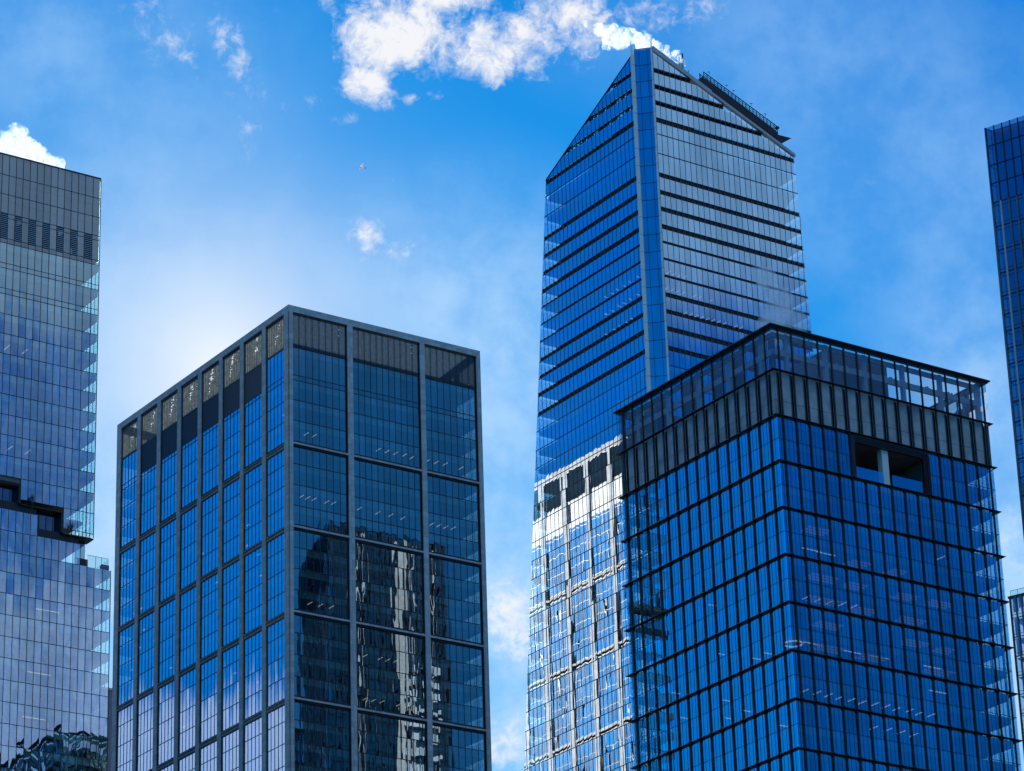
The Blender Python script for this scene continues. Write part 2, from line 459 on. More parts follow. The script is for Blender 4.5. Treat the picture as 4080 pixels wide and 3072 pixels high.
# ------------------------------------------------------------------ 2. dark gridded tower (right)
def grid_tower():
    WL, WR, H = 46.6, 50.9, 240.0
    k0 = 1.7
    Z = lambda z: z + k0
    root = thing('gridded_tower', 'dark tower with black metal grid of round cornered blue windows, in front at right', 'skyscraper', (46.3338, 537.7931, GROUND), YAW)
    FR = Face((0, 0), (1, 0), (0, -1)); FL = Face((0, 0), (0, 1), (-1, 0))
    FBR = Face((WR, 0), (0, 1), (1, 0)); FBL = Face((0, WL), (1, 0), (0, 1))
    DZ = 8.71
    levels = [240.0 - DZ * k for k in range(28)]
    finsL = [2.05 + 3.075 * k for k in range(15)]
    finsR = [1.5 + 3.02 * k for k in range(17)]
    GO = -.12
    TER = (16.55, 35.1)   # the terrace opening on the right face, third row
    TER2 = (20.4, 38.6)   # the next one, lower down
    def in_ter(FN, k, x0, x1):
        if FN != 'R': return False
        if k == 2: return x0 > TER[0] - .8 and x1 < TER[1] + .8
        if k == 10: return x0 > TER2[0] - .8 and x1 < TER2[1] + .8
        return False
    parts_left = 96
    stuff_g = {}
    faces = (('R', FR, finsR, WR), ('L', FL, finsL, WL), ('BR', FBR, finsL, WL), ('BL', FBL, finsR, WR))
    for FN, F, fins, width in faces:
        front = FN in 'RL'
        edges = [0] + fins + [width]
        # fins
        allf = MB()
        for x in fins:
            mb = MB() if front else allf
            spans = [(Z(-1.7), Z(239.6))]
            for kk, tt in ((2, TER), (10, TER2)):
                if FN == 'R' and tt[0] + .5 < x < tt[1] - .5:
                    za, zb = Z(levels[kk + 1]), Z(levels[kk]); o = []
                    for p, q in spans: o += [(p, za), (zb, q)] if p < za and q > zb else [(p, q)]
                    spans = o
            for p, q in spans:
                F.bar(mb, x - .15, x + .15, GO + .02, .14, p, q)
            if front: mb.build('fin', M['dark'], root)
        allf.build('fin', M['dark'], root, 'stuff')
        # glass, mullions and rounded corners
        og, om = MB(), MB()
        rnd = MB()
        for k in range(len(levels) - 1):
            zt, zb = levels[k], levels[k + 1]
            clear, grey, ribs, front_g = MB(), MB(), MB(), MB()
            for i in range(len(edges) - 1):
                x0, x1 = edges[i], edges[i + 1]
                if x1 - x0 < .3: continue
                if k == 0:
                    F.pane(clear, x0, x1, Z(zb), Z(zt - .4), GO, .0006, .001); continue
                if k == 1:
                    F.panel(grey, x0, x1 - .5 * (x1 - x0 > 1.2), Z(zb), Z(zt), GO - .25)
                    if x1 - x0 > 1.2:      # a shadow gap beside every panel, ribs and a joint
                        F.bar(ribs, x1 - .5, x1, GO - .5, GO - .4, Z(zb), Z(zt))
                        F.bar(ribs, x1 - .66, x1 - .60, GO - .249, GO - .18, Z(zb), Z(zt))
                    F.bar(ribs, x0, x1 - .5, GO - .25, GO - .235, Z(zb + 3.0 + .1 * (i % 2)), Z(zb + 3.06 + .1 * (i % 2)))
                    continue
                if in_ter(FN, k, x0, x1): continue
                n = 3 if (x1 - x0) > 2.4 else (2 if x1 - x0 > 1.2 else 1)
                part = FN == 'R' and 2 <= k <= 8 and parts_left > 0
                gb, mb = (MB(), MB()) if part else (og, om)
                zm_ = zb + DZ * .5
                for a in range(n):
                    xa, xb = x0 + (x1 - x0) * a / n, x0 + (x1 - x0) * (a + 1) / n
                    F.pane(gb, xa, xb, Z(zb), Z(zm_), GO, .0006, .001); F.pane(gb, xa, xb, Z(zm_), Z(zt), GO, .0006, .001)
                    if a: F.bar(mb, xa - .03, xa + .03, GO - .03, GO + .03, Z(zb), Z(zt))
                F.bar(mb, x0, x1, GO - .03, GO + .028, Z(zm_ - .045), Z(zm_ + .045))
                if part:
                    parts_left -= 1
                    w = gb.build('window', M['g55'], root); mb.build('window_frame', M['mull'], w)
                # rounded corners of the opening
                r = .62
                if 0 < i and i < len(edges) - 2:
                    for (xx, sx) in ((x0 + .15, 1), (x1 - .15, -1)):
                        for (zz, sz) in ((zb + .16, 1), (zt - .16, -1)):
                            arc = [(xx + sx * r * (1 - math.cos(t)), zz + sz * r * (1 - math.sin(t))) for t in [math.pi / 2 * q / 5 for q in range(6)]]
                            poly = [(xx, zz)] + [(p, q_) for p, q_ in arc]
                            rnd.mesh([F.pt(p, .10, Z(q_)) for p, q_ in poly] + [F.pt(p, GO + .03, Z(q_)) for p, q_ in poly],
                                     [tuple(range(7)), tuple(range(7, 14))] + [(j, j + 1, j + 8, j + 7) for j in range(1, 6)])
            if clear.f: clear.build('screen_glass', M['gfrit'] if front else M['gclear'], root)
            if grey.f:
                grey.join(ribs); grey.build('grey_panel_row', [M['ribbed'], M['dark']], root)
        rnd.build('corner_fillet', M['dark'], root, 'stuff')
        og.build('window', M['g55'], root, 'stuff'); om.build('window_frame', M['mull'], root, 'stuff')
    # horizontal ledges all round, with a flange that projects past the corners
    lowb = MB()
    for k, z_ in enumerate(levels):
        if k == 0: continue
        mb = MB() if z_ > 160 else lowb
        for FN, F, fins, width in faces:
            segs = [(-.14, width + .14)]
            if FN == 'R' and k == 3: segs = segs
            for a, b in segs:
                F.bar(mb, a, b, GO + .03, .12, Z(z_ - .13), Z(z_ + .13))
        # thin blade
        g = .50 if k else .8
        mb.prism([(-g, -g), (WR + g, -g), (WR + g, -.11), (-g, -.11)], Z(z_ - .05), Z(z_ + .05))
        mb.prism([(-g, -.131), (-.13, -.131), (-.13, WL + g), (-g, WL + g)], Z(z_ - .06), Z(z_ + .06))
        mb.prism([(WR + .13, -.131), (WR + g, -.131), (WR + g, WL + g), (WR + .13, WL + g)], Z(z_ - .06), Z(z_ + .06))
        mb.prism([(-.13, WL + .13), (WR + .13, WL + .13), (WR + .13, WL + g), (-.13, WL + g)], Z(z_ - .06), Z(z_ + .06))
        if z_ > 160: mb.build('ledge', M['dark'], root)
    lowb.build('ledge', M['dark'], root, 'stuff')
    # cornice : a stepped flange
    mb = MB()
    for (g0, g1, za, zb) in ((.60, -.9, 239.74, 240.0), (.25, -.9, 239.45, 239.735)):
        mb.prism([(-g0, -g0), (WR + g0, -g0), (WR + g0, -g1), (-g0, -g1)], Z(za), Z(zb))
        mb.prism([(-g0, -g1), (-g1, -g1), (-g1, WL + g0), (-g0, WL + g0)], Z(za), Z(zb))
        mb.prism([(WR + g1, -g1), (WR + g0, -g1), (WR + g0, WL + g0), (WR + g1, WL + g0)], Z(za), Z(zb))
        mb.prism([(-g1, WL + g1), (WR + g1, WL + g1), (WR + g1, WL + g0), (-g1, WL + g0)], Z(za), Z(zb))
    mb.build('cornice', M['dark'], root)
    # the crown : inner frame beams and posts behind the screen glass
    for FN, F, fins, width in faces:
        mb = MB()
        F.bar(mb, 1.0, width - 1.0, -1.5, -1.0, Z(234.9), Z(236.0))
        F.bar(mb, 1.0, width - 1.0, -1.45, -1.05, Z(238.3), Z(239.2)); F.bar(mb, 1.0, width - 1.0, -1.45, -1.05, Z(231.3), Z(232.2))
        for i, x in enumerate(fins):
            if i % 3 == 1: F.bar(mb, x - .75, x + .05, -1.6, -.95, Z(231.4), Z(239.3))
        for _ in range(int(width / 1.3)):
            x = random.uniform(1, width - 1.5); F.bar(mb, x, x + random.uniform(.1, .4), -1.3, -1.1, Z(236.0), Z(236.1 + random.random() * .3))
        mb.build('crown_frame', M['cap'] if FN in 'RL' else M['grey_panel'], root)
    mb = MB(); mb.box(14.5, 29.5, 3.2, 30, Z(231.3), Z(239.4)); mb.build('penthouse', M['grey_panel'], root)
    mb = MB(); mb.box(1.2, 12, 36, WL - 1.2, Z(231.3), Z(236.5)); mb.build('roof_plant', M['grey_panel'], root)
    for (a, b) in ((2.3, 4.0), (5.6, 8.3), (11.6, 14.2), (17.8, 20.4), (24, 29.4), (33, 41.5)):
        mb = MB(); FL.bar(mb, a, b, -2.6, -2.4, Z(231.3), Z(239.2)); mb.build('crown_panel', M['grey_panel'], root)
    # floors
    low = MB()
    for k in range(1, 27):
        for h in (0, .5):
            z_ = levels[k] - DZ * h
            mb = MB() if z_ > 160 else low
            if abs(z_ - (levels[2] - DZ * .5)) < .1:   # the double-height terrace is open above its floor
                mb.prism([(.8, .8), (15.8, .8), (15.8, 9.8), (35.8, 9.8), (35.8, .8), (WR - .8, .8), (WR - .8, WL - .8), (.8, WL - .8)], Z(z_ - 1.15), Z(z_ - .02))
            else:
                mb.box(.8, WR - .8, .8, WL - .8, Z(z_ - 1.15), Z(z_ - .02))
            if z_ > 160: mb.build('floor_slab', M['ceiling'], root)
    low.build('floor_slab', M['ceiling'], root, 'stuff')
    mb = MB(); mb.box(14, WR - 14, 13, WL - 12, 0, Z(231.2)); mb.build('core', M['core'], root)
    # terrace
    z1, z0 = levels[2] - .3, levels[3] + .25
    for (ta, tb, k) in ((TER[0], TER[1], 2), (TER2[0], TER2[1], 10)):
        z1, z0 = levels[k] - .25, levels[k + 1] + .25
        fr = MB()
        for stp in range(4):       # stepped dark surround with rounded upper corners
            o = .20 - .13 * stp; th = .30; e = .30 * stp; rr = 1.2 - .18 * stp
            xa, xb, zt = ta + e, tb - e, z1 - e
            outer = [(xa, z0)] + [(xa + rr * (1 - math.cos(t)), zt - rr * (1 - math.sin(t))) for t in [math.pi / 2 * q / 6 for q in range(7)]] + \
                    [(xb - rr * (1 - math.sin(t)), zt - rr * (1 - math.cos(t))) for t in [math.pi / 2 * q / 6 for q in range(7)]] + [(xb, z0)]
            rr2 = rr - .15; xa2, xb2, zt2 = xa + th, xb - th, zt - th
            inner = [(xa2, z0)] + [(xa2 + rr2 * (1 - math.cos(t)), zt2 - rr2 * (1 - math.sin(t))) for t in [math.pi / 2 * q / 6 for q in range(7)]] + \
                    [(xb2 - rr2 * (1 - math.sin(t)), zt2 - rr2 * (1 - math.cos(t))) for t in [math.pi / 2 * q / 6 for q in range(7)]] + [(xb2, z0)]
            n = len(outer)
            P = [FR.pt(p, o, Z(q)) for p, q in outer] + [FR.pt(p, o, Z(q)) for p, q in inner] + [FR.pt(p, o - .5, Z(q)) for p, q in inner]
            fr.mesh(P, [(i, i + 1, n + i + 1, n + i) for i in range(n - 1)] + [(n + i, n + i + 1, 2 * n + i + 1, 2 * n + i) for i in range(n - 1)])
        surround = fr.build('terrace_surround', M['dark'], root)
        bk = MB()
        bk.poly([FR.pt(ta, -9, Z(z0)), FR.pt(tb, -9, Z(z0)), FR.pt(tb, -9, Z(z1)), FR.pt(ta, -9, Z(z1))])
        for x in (ta + .4, tb - .4): bk.poly([FR.pt(x, -9, Z(z0)), FR.pt(x, -.5, Z(z0)), FR.pt(x, -.5, Z(z1)), FR.pt(x, -9, Z(z1))])
        gm = MB()
        for q in range(12): x = ta + .6 + q * 1.5; FR.bar(gm, x, x + .12, -8.98, -8.8, Z(z0), Z(z1))
        FR.bar(gm, ta, tb, -8.98, -8.8, Z(z0 + 4.0), Z(z0 + 4.2))
        for q in range(5): x = ta + 1.5 + q * 3.2; FR.bar(gm, x, x + random.uniform(.6, 1.4), -8.5, -7.5, Z(z0), Z(z0 + random.uniform(1.5, 4.5)))
        bk.join(gm); bk.build('terrace_wall', [M['grey_panel'], M['mull']], surround)
        bk = MB()
        bk.poly([FR.pt(ta, -9, Z(z1 - .3)), FR.pt(tb, -9, Z(z1 - .3)), FR.pt(tb, -.4, Z(z1 - .3)), FR.pt(ta, -.4, Z(z1 - .3))])
        bk.build('terrace_ceiling', M['black_panel'], surround)
        mb = MB()
        for xa, xb in ((ta + .9, ta + 7.7), (ta + 9.6, tb - 1.9)): FR.panel(mb, xa, xb, Z(z0), Z(z0 + 2.3), -.3)
        mb.build('glass_balustrade', M['g55'], root)
        if k == 2:
            mb = MB(); FR.bar(mb, 24.5, 25.95, -2.0, -.75, Z(z0), Z(z1 - .3)); mb.build('white_column', M['column'], root)
    pts = []
    for (k, h, s0, n, st) in ((5, .5, 7, 5, 2.6), (6, .0, 5, 0, 2), (7, .5, 5, 12, 2.6), (8, 0, 20, 5, 3.0), (4, 0, 36, 3, 3), (9, .5, 30, 5, 2.4)):
        for i in range(n):
            if random.random() < .8: pts.append((s0 + i * st, 2.0 + random.uniform(0, .6), Z(levels[k] - DZ * h - 1.2)))
    ceiling_lights(root, pts, 2.2, FR, 'in', .06)
    pts = [(s_, 1.8 + o_, Z(levels[k] - DZ * h - 1.2)) for (k, h, s_, o_) in ((6, .5, 5, 1), (6, .5, 14, 1.2), (6, .5, 20, 1.0), (7, 0, 33, 1), (6, .5, 32, .8), (4, .5, 6, .8), (4, .5, 9.5, 1.1))]
    ceiling_lights(root, pts, 4.2, FR, 'along', .08)
    pts = []
    for _ in range(14):
        k = random.choice((5, 6, 7, 7, 8, 8, 9)); pts.append((random.uniform(6, 38), 1.8 + random.uniform(0, 3), Z(levels[k] - DZ * random.choice((0, .5)) - 1.2)))
    ceiling_lights(root, pts, 1.8, FL, 'in', .06)
    for (k, h, s_, o_, ln) in ((4, 0, 8, 2.5, 5), (5, 0, 8.3, 2.6, 6), (5, .5, 8, 2.4, 6), (6, 0, 8.4, 2.5, 6), (5, 0, 17, 3, 4.5), (5, .5, 18, 3, 5), (4, .5, 17.5, 3, 5), (6, .5, 8.5, 2.4, 5.5), (6, .5, 18.5, 2.6, 5.5),
                               (5, 0, 28, 3, 5), (5, .5, 28.5, 3, 6), (6, 0, 29, 2.6, 5), (5, 0, 36, 3, 5), (6, .5, 34, 3, 6), (4, .5, 27, 3, 3.5), (6, 0, 37, 3, 4)):
        for q in range(3):
            mb = MB(); FR.bar(mb, s_ + random.uniform(-.5, .5), s_ + ln + random.uniform(-.8, .5), -o_ - q * 1.1 - .5, -o_ - q * 1.1, Z(levels[k] - DZ * h - 1.3), Z(levels[k] - DZ * h - 1.16)); mb.build('ceiling_glow_patch', M['ceiling_glow'], root)
    # one ring shaped pendant in the corner room
    mb = MB()
    zc = Z(levels[6] - DZ * .5 - 1.75); cx, cy = 3.2, 3.4
    ring = [Vector((cx + 1.6 * math.cos(t), cy + 1.6 * math.sin(t), zc)) for t in [2 * math.pi * i / 28 for i in range(29)]]
    for i in range(28): mb.tube(ring[i], ring[i + 1], .13, 6)
    mb.build('ring_pendant', M['lamp'], root)
    return root

# ------------------------------------------------------------------ 3. tapered tower with the sloped crown
def clip(poly, f):
    out = []
    for i in range(len(poly)):
        a, b = poly[i], poly[(i + 1) % len(poly)]
        fa, fb = f(a), f(b)
        if fa >= 0: out.append(a)
        if (fa >= 0) != (fb >= 0):
            t = fa / (fa - fb); out.append((a[0] + (b[0] - a[0]) * t, a[1] + (b[1] - a[1]) * t))
    return out

def tapered_tower():
    SC = .9592
    k0 = 1.7 / SC
    Z = lambda z: z + k0
    P0 = Vector((31.7593, 704.2318, 0)) * SC
    root = thing('tapered_tower', 'tallest tower, striped glass sides under a steeply sloped pointed crown, pale corner fin', 'skyscraper', (P0.x, P0.y, GROUND), YAW, SC)
    CH = 4.7 / math.sqrt(2)
    roof = lambda x, y: 387.0 - .464 * y - .42 * x
    FL = Face((0, 0), (0, 1), (-1, 0)); FR = Face((CH, -CH), (1, 0), (0, -1))
    wl = lambda z: 38.05 + .1204 * (369.3 - z)
    wr = lambda z: 42.4 + .0343 * (369.95 - z)
    bands = [(381.35, 382.75), (376.9, 378.3), (372.55, 373.9), (367.95, 369.25), (364.66, 364.86), (359.46, 359.66), (353.3, 354.45), (348.7, 349.85), (344.3, 345.45),
             (339.65, 340.85), (335.9, 336.5), (331.55, 332.1), (327.1, 327.7), (322.0, 323.1), (317.7, 318.75), (313.2, 314.4), (308.25, 309.4), (304.35, 304.5)]
    z = 299.65
    while z > 20:
        bands.append((z - .08, z + .08)); z -= 4.56
    strips = [(382.75, 389)] + [(bands[i + 1][1], bands[i][0]) for i in range(len(bands) - 1)]
    PW = 1.652
    for FN, F, wid in (('L', FL, wl), ('R', FR, wr)):
        rf = (lambda s_, z_: roof(0, s_) - z_) if FN == 'L' else (lambda s_, z_: roof(CH + s_, -CH) - .15 - z_)
        for k, (z0, z1) in enumerate(strips):
            vis = z0 > 215
            gb, mb, bb = MB(), MB(), MB()
            s0 = .30 if FN == 'L' else .28
            nmax = int((wid(z0) + 2) / PW) + 1
            sh = .16     # each storey leans out a little over the one below
            for i in range(nmax):
                sa, sb_ = (s0 if i == 0 else i * PW), (i + 1) * PW
                poly = [(sa, z0), (sb_, z0), (sb_, z1), (sa, z1)]
                full = True
                q = clip(poly, lambda p: wid(p[1]) - p[0])
                q = clip(q, lambda p: rf(*p))
                if len(q) < 3: continue
                full = len(q) == 4 and all(abs(q[j][0] - poly[j][0]) + abs(q[j][1] - poly[j][1]) < 1e-6 for j in range(4))
                if full:
                    a, b = random.gauss(0, .0009), random.gauss(0, .0005); bu = random.gauss(.0012, .003)
                    if FN == 'L' and z0 < 305: a *= 1.8; bu = random.gauss(.002, .006)
                    P = []
                    for jj in range(3):
                        for ii in range(3):
                            ss = sa + (sb_ - sa) * ii / 2; zz = z0 + (z1 - z0) * jj / 2
                            oo = a * (ii - 1) * PW / 2 + b * (jj - 1) * 2 + (bu * (.75 if jj != 1 else 1) if ii == 1 else (bu * .5 if jj == 1 else 0))
                            P.append(F.pt(ss, oo, Z(zz)))
                    gb.mesh(P, [(0, 1, 4, 3), (1, 2, 5, 4), (3, 4, 7, 6), (4, 5, 8, 7)], True)
                else:
                    gb.poly([F.pt(p, 0, Z(q_)) for p, q_ in q])
                # mullion at the right hand edge of the pane
                zt = min(z1, z0 + 99)
                zr = rf(sb_, 0)
                top = min(z1, zr)
                if top > z0 + .15 and sb_ < wid(top):
                    F.bar(mb, sb_ - .045, sb_ + .045, -.05, .05, Z(z0), Z(top))
            if not gb.f: continue
            gb.join(mb)
            o = gb.build('window_band', [M['g30'], M['mull']], root, None if vis else 'stuff')
            if k < 4 or (4 <= k <= 4):     # opaque shadow box behind the crown's glass
                bk = MB()
                q = clip(clip([(s0, z0 + .1), (60, z0 + .1), (60, z1 - .1), (s0, z1 - .1)], lambda p: wid(p[1]) - .2 - p[0]), lambda p: rf(*p) - .3)
                if len(q) > 2:
                    bk.poly([F.pt(p, -.25, Z(q_)) for p, q_ in q]); bk.build('shadow_box', M['black_panel'], o)
        # the dark louvre bands between the strips
        for k, (z0, z1) in enumerate(bands):
            mb, fb = MB(), MB()
            thin = z1 - z0 < .25
            if thin:
                q = clip(clip([(0.3, z0), (80, z0), (80, z1), (.3, z1)], lambda p: wid(p[1]) - p[0]), lambda p: rf(*p) - .1)
                if len(q) < 3: continue
                e0, e1 = min(p for p, _ in q), max(p for p, _ in q)
                F.bar(mb, e0, e1, -.05, .07, Z(z0), Z(z1))
                if z0 > 215: mb.build('transom', M['mull'], root)
                else: mb.build('transom', M['mull'], root, 'stuff')
                continue
            openb = k <= 2 or (k == 3 and False)
            n = int((wid(z0) + 1) / PW) + 1
            for i in range(n):
                sa, sb_ = max(.3, i * PW), (i + 1) * PW
                if openb:
                    # open gallery: truss members cross it and the sky shows between them
                    if rf(sa, z1) < -.2 or sb_ > wid(z1): continue
                    F.bar(mb, sa, sb_, -.5, -.3, Z(z1 - .34), Z(z1)); F.bar(mb, sa, sb_, -.5, -.3, Z(z0), Z(z0 + .2))
                    dense = random.random() < (.55 if FN == 'L' else .93) or (FN == 'L' and k == 0 and i < 1)
                    if dense: F.bar(mb, sa, sb_, -.75, -.6, Z(z0 - .3), Z(z1 + .3))
                    else:
                        mb.tube(F.pt(sa, -.6, Z(z0)), F.pt(sb_, -.6, Z(z1)), .16, 4)
                        if random.random() < .6: F.bar(mb, sa, sa + PW * random.uniform(.2, .6), -.75, -.6, Z(z0 - .2), Z(z1 - random.uniform(0, .6)))
                else:
                    q = clip(clip([(sa, z0), (sb_, z0), (sb_, z1), (sa, z1)], lambda p: wid(p[1]) - p[0]), lambda p: rf(*p) - .1)
                    if len(q) < 3: continue
                    mb.poly([F.pt(p, -.28, Z(q_)) for p, q_ in q])
                if rf(sb_, z1) > 0 and sb_ < wid(z0) - .1:
                    F.bar(fb, sb_ - .09, sb_ + .09, -.3, -.02, Z(z0), Z(z1))
            if mb.f:
                mb.join(fb); o = mb.build('louver_band', [M['dark'], M['brown']], root)
            if not openb:
                lip = MB()
                q = clip(clip([(0.3, z0), (80, z0), (80, z0 + .1), (.3, z0 + .1)], lambda p: wid(p[1]) - p[0]), lambda p: rf(*p) - .1)
                if len(q) >= 3:
                    e0, e1 = min(p for p, _ in q), max(p for p, _ in q)
                    F.bar(lip, e0, e1, -.3, .05, Z(z0 - .06), Z(z0 + .02)); lip.build('band_sill', M['mull'], root)
    # back faces (the far sides)
    mb = MB()
    bx = lambda z_: CH + wr(z_)
    zt = lambda x, y: roof(x, y)
    zs = [Z(-1.7), Z(300)]
    A_ = [(0, wl(0), 0 + k0 - 1.7 / SC), (bx(0), wl(0), 0)]
    def col(x_, y_, ztop): return (x_, y_, Z(ztop))
    zl = 369.3; zrr = 369.95
    zb_ = roof(bx(350), wl(350))
    mb.poly([(0, wl(0), Z(0)), (0, wl(zl), Z(zl)), (bx(zb_), wl(zb_), Z(zb_)), (bx(0), wl(0), Z(0))])
    mb.poly([(bx(0), -CH, Z(0)), (bx(0), wl(0), Z(0)), (bx(zb_), wl(zb_), Z(zb_)), (bx(zrr), -CH, Z(zrr))])
    mb.build('rear_glass', M['g30'], root)
    # floors
    for (z0, z1) in bands:
        if z1 > 368 or z0 < 150: continue
        zz = z1 - .1
        mb = MB()
        mb.prism([(.5, .5), (CH + .5, -CH + .5), (bx(zz) - .6, -CH + .5), (bx(zz) - .6, min(wl(zz) - .6, (387 - zz - 1 - .42 * bx(zz)) / .464 if zz > 345 else 999)), (min(bx(zz) - .6, max(4, (387 - zz - 1 - .464 * wl(zz)) / .42)) if zz > 345 else bx(zz) - .6, wl(zz) - .6), (.5, wl(zz) - .6)], Z(zz - 1.1), Z(zz))
        mb.build('floor_slab', M['ceiling'], root)
    mb = MB(); mb.box(12, 34, 9, 28, 0, Z(352)); mb.build('core', M['core'], root)
    # recessed roof deck behind the sloped edge
    mb = MB()
    dz = 12
    q = [(.8, .8), (CH + .8, -CH + .8), (44.5, -CH + .8), (44.5, 36.5), (.8, 36.5)]
    mb.poly([(x, y, Z(roof(x, y) - dz)) for x, y in q]); mb.build('roof_deck', M['roof'], root)
    # corner strip between two pale fins
    a = Vector((0, 0)); b = Vector((CH, -CH)); u = (b - a).normalized(); nrm = Vector((-u.y, u.x)) * -1
    if nrm.dot(Vector((-1, -1))) < 0: nrm = -nrm
    FC = Face((0, 0), (u.x, u.y), (nrm.x, nrm.y))
    wc = 4.7
    gb, mb = MB(), MB()
    zl_ = [388.1, 383.6, 379.1, 374.8, 370.5, 366, 361, 356.4, 351.8, 347.3]
    zz = 342.8
    while zz > 10: zl_.append(zz); zz -= 4.55
    xs = [.42, 1.5, 3.5, wc - .3]
    for i in range(3):
        for j in range(len(zl_) - 1):
            FC.pane(gb, xs[i], xs[i + 1], Z(zl_[j + 1]), Z(zl_[j]), .05, .0006, .0015)
    for x in xs[1:-1]: FC.bar(mb, x - .05, x + .05, .0, .11, Z(0), Z(388.1))
    for z_ in zl_: FC.bar(mb, xs[0], xs[-1], .0, .1, Z(z_ - .06), Z(z_ + .06))
    gb.join(mb); o = gb.build('corner_glass', [M['g30c'], M['mull']], root)
    bk = MB(); bk.poly([FC.pt(.3, -.3, Z(0)), FC.pt(wc - .3, -.3, Z(0)), FC.pt(wc - .3, -.3, Z(388)), FC.pt(.3, -.3, Z(388))]); bk.build('shadow_box', M['black_panel'], o)
    for (s0, s1, tipz, side) in ((-.5, .42, 390.6, 0), (wc - .3, wc + .14, 391.6, 1)):
        mb = MB()
        pro = .75 if side == 0 else .55
        p = [FC.pt(s0, -.2, Z(0)), FC.pt(s1, -.2, Z(0)), FC.pt(s1, pro, Z(0)), FC.pt(s0, pro, Z(0)), FC.pt(s0, -.2, Z(386.2)), FC.pt(s1, -.2, Z(386.2)), FC.pt(s1, pro, Z(386.2)), FC.pt(s0, pro, Z(386.2))]
        mb.hexa(p)
        tip = FC.pt(s0 if side == 0 else (s0 + s1) / 2, .0, Z(tipz))
        for i, j in ((4, 5), (5, 6), (6, 7), (7, 4)): mb.poly([p[i], p[j], tip])
        fo = mb.build('corner_fin', M['fin_white'], root)
        jm = MB()
        for z_ in zl_[1:]: FC.bar(jm, s0 - .01, s1 + .01, -.1, pro + .01, Z(z_ - .03), Z(z_ + .03))
        jm.build('fin_joint', M['mull'], fo)
    # sloped edge caps
    def slope_bar(mb, F, sa, sb_, ra, rb, o0, o1, h0, h1):
        P = []
        for h in (h0, h1):
            P += [F.pt(sa, o0, Z(ra + h)), F.pt(sb_, o0, Z(rb + h)), F.pt(sb_, o1, Z(rb + h)), F.pt(sa, o1, Z(ra + h))]
        mb.hexa(P)
    mb = MB(); slope_bar(mb, FR, .4, 42.9, 387.35, 369.75, -.9, .06, 0.0, .8); mb.build('roof_edge', M['cap'], root)
    mb = MB(); slope_bar(mb, FR, 1.2, 18.5, 388.25, 380.85, -3.2, -.95, -.3, 1.15); mb.build('roof_parapet', M['cap'], root)
    mb = MB(); slope_bar(mb, FL, .2, 38.1, 386.95, 369.3, -.5, .05, -.18, .22); mb.build('roof_edge', M['mull'], root)
    # maintenance track with railings down the slope
    trk = MB()
    sA, sB, zA, zB = 16.9, 39.2, 385.2, 376.1
    slope_bar(trk, FR, sA - .6, sB, zA, zB, -3.4, -1.6, -1.7, .2)
    t_ = trk.build('maintenance_track', M['dark'], root)
    rl = MB()
    n = 21
    for off in (-1.75, -3.2):
        for i in range(n + 1):
            s_ = sA + (sB - sA) * i / n; z_ = zA + (zB - zA) * i / n + .2
            rl.tube(FR.pt(s_, off, Z(z_)), FR.pt(s_, off, Z(z_ + 1.6)), .10, 5)
        for h in (.55, 1.05, 1.6):
            rl.tube(FR.pt(sA, off, Z(zA + .2 + h)), FR.pt(sB, off, Z(zB + .2 + h)), .13 if h > 1.5 else .07, 5)
    rl.build('railing', M['dark'], t_)
    ds = MB()    # sky deck wedge
    tri = [(35.6, 376.4), (40.3, 373.6), (44.6, 376.7)]
    q = [FR.pt(p, -3.0, Z(z_)) for p, z_ in tri] + [FR.pt(p, -4.6, Z(z_ + .25)) for p, z_ in tri]
    ds.mesh(q, [(2, 1, 0), (3, 4, 5), (0, 1, 4, 3), (1, 2, 5, 4), (2, 0, 3, 5)])
    ds.build('observation_deck', M['dark'], root)
    # flood lamp at the end of the track, masts, exhaust stack
    mb = MB(); e = FR.pt(38.6, -2.4, Z(376.2)); mb.tube(e, (e[0] + .9, e[1], e[2] + 1.6), .12); mb.tube((e[0] + .6, e[1] - .3, e[2] + 1.5), (e[0] + 1.6, e[1] + .3, e[2] + 2.1), .42, 8); mb.build('davit_arm', M['dark'], root)
    for (s_, h, b_) in ((12.6, 6.6, 385.4), (11.4, 4.4, 386.3), (14.2, 2.6, 385.2), (17.6, 3.0, 385.0)):
        mb = MB(); e = FR.pt(s_, -4.2, Z(b_)); mb.tube(e, (e[0], e[1], e[2] + h * .8), .16 if h > 5 else .07, 6); mb.tube((e[0], e[1], e[2] + h * .8), (e[0], e[1], e[2] + h), .2 if h > 5 else .1, 6)
        if h > 5: mb.tube((e[0] - 1.2, e[1], e[2] + 3.4), (e[0], e[1], e[2] + 3.4), .08, 5)
        mb.build('antenna', M['dark'], root)
    mb = MB(); e = FR.pt(11.3, -3.6, Z(383.0)); mb.tube(e, (e[0], e[1], e[2] + 5.0), .62, 14); mb.tube((e[0], e[1], e[2] + 5.0), (e[0], e[1], e[2] + 5.4), .74, 14, .7); mb.build('exhaust_stack', M['cap'], root)
    for i in (1, 6, 8, 13, 17):
        s_ = sA + (sB - sA) * i / n + .3; z_ = zA + (zB - zA) * i / n + 1.8
        mb = MB(); e = FR.pt(s_, -1.3, Z(z_)); mb.tube(e, (e[0], e[1], e[2] + .5), .05, 5); mb.tube((e[0] - .35, e[1], e[2] + .5), (e[0] + .35, e[1], e[2] + .6), .09, 5); mb.build('rail_lamp', M['dark'], root)
    FRl = FR
    pts = []
    for (z_, s0, n_) in ((327.1, 3, 9), (322.0, 5, 9), (331.55, 4, 4), (322, 20, 4)):
        for i in range(n_):
            if random.random() < .8: pts.append((s0 + i * 1.65, 2.5, Z(z_ - 1.12)))
    ceiling_lights(root, pts, 1.6, FR, 'in', .07)
    pts = []
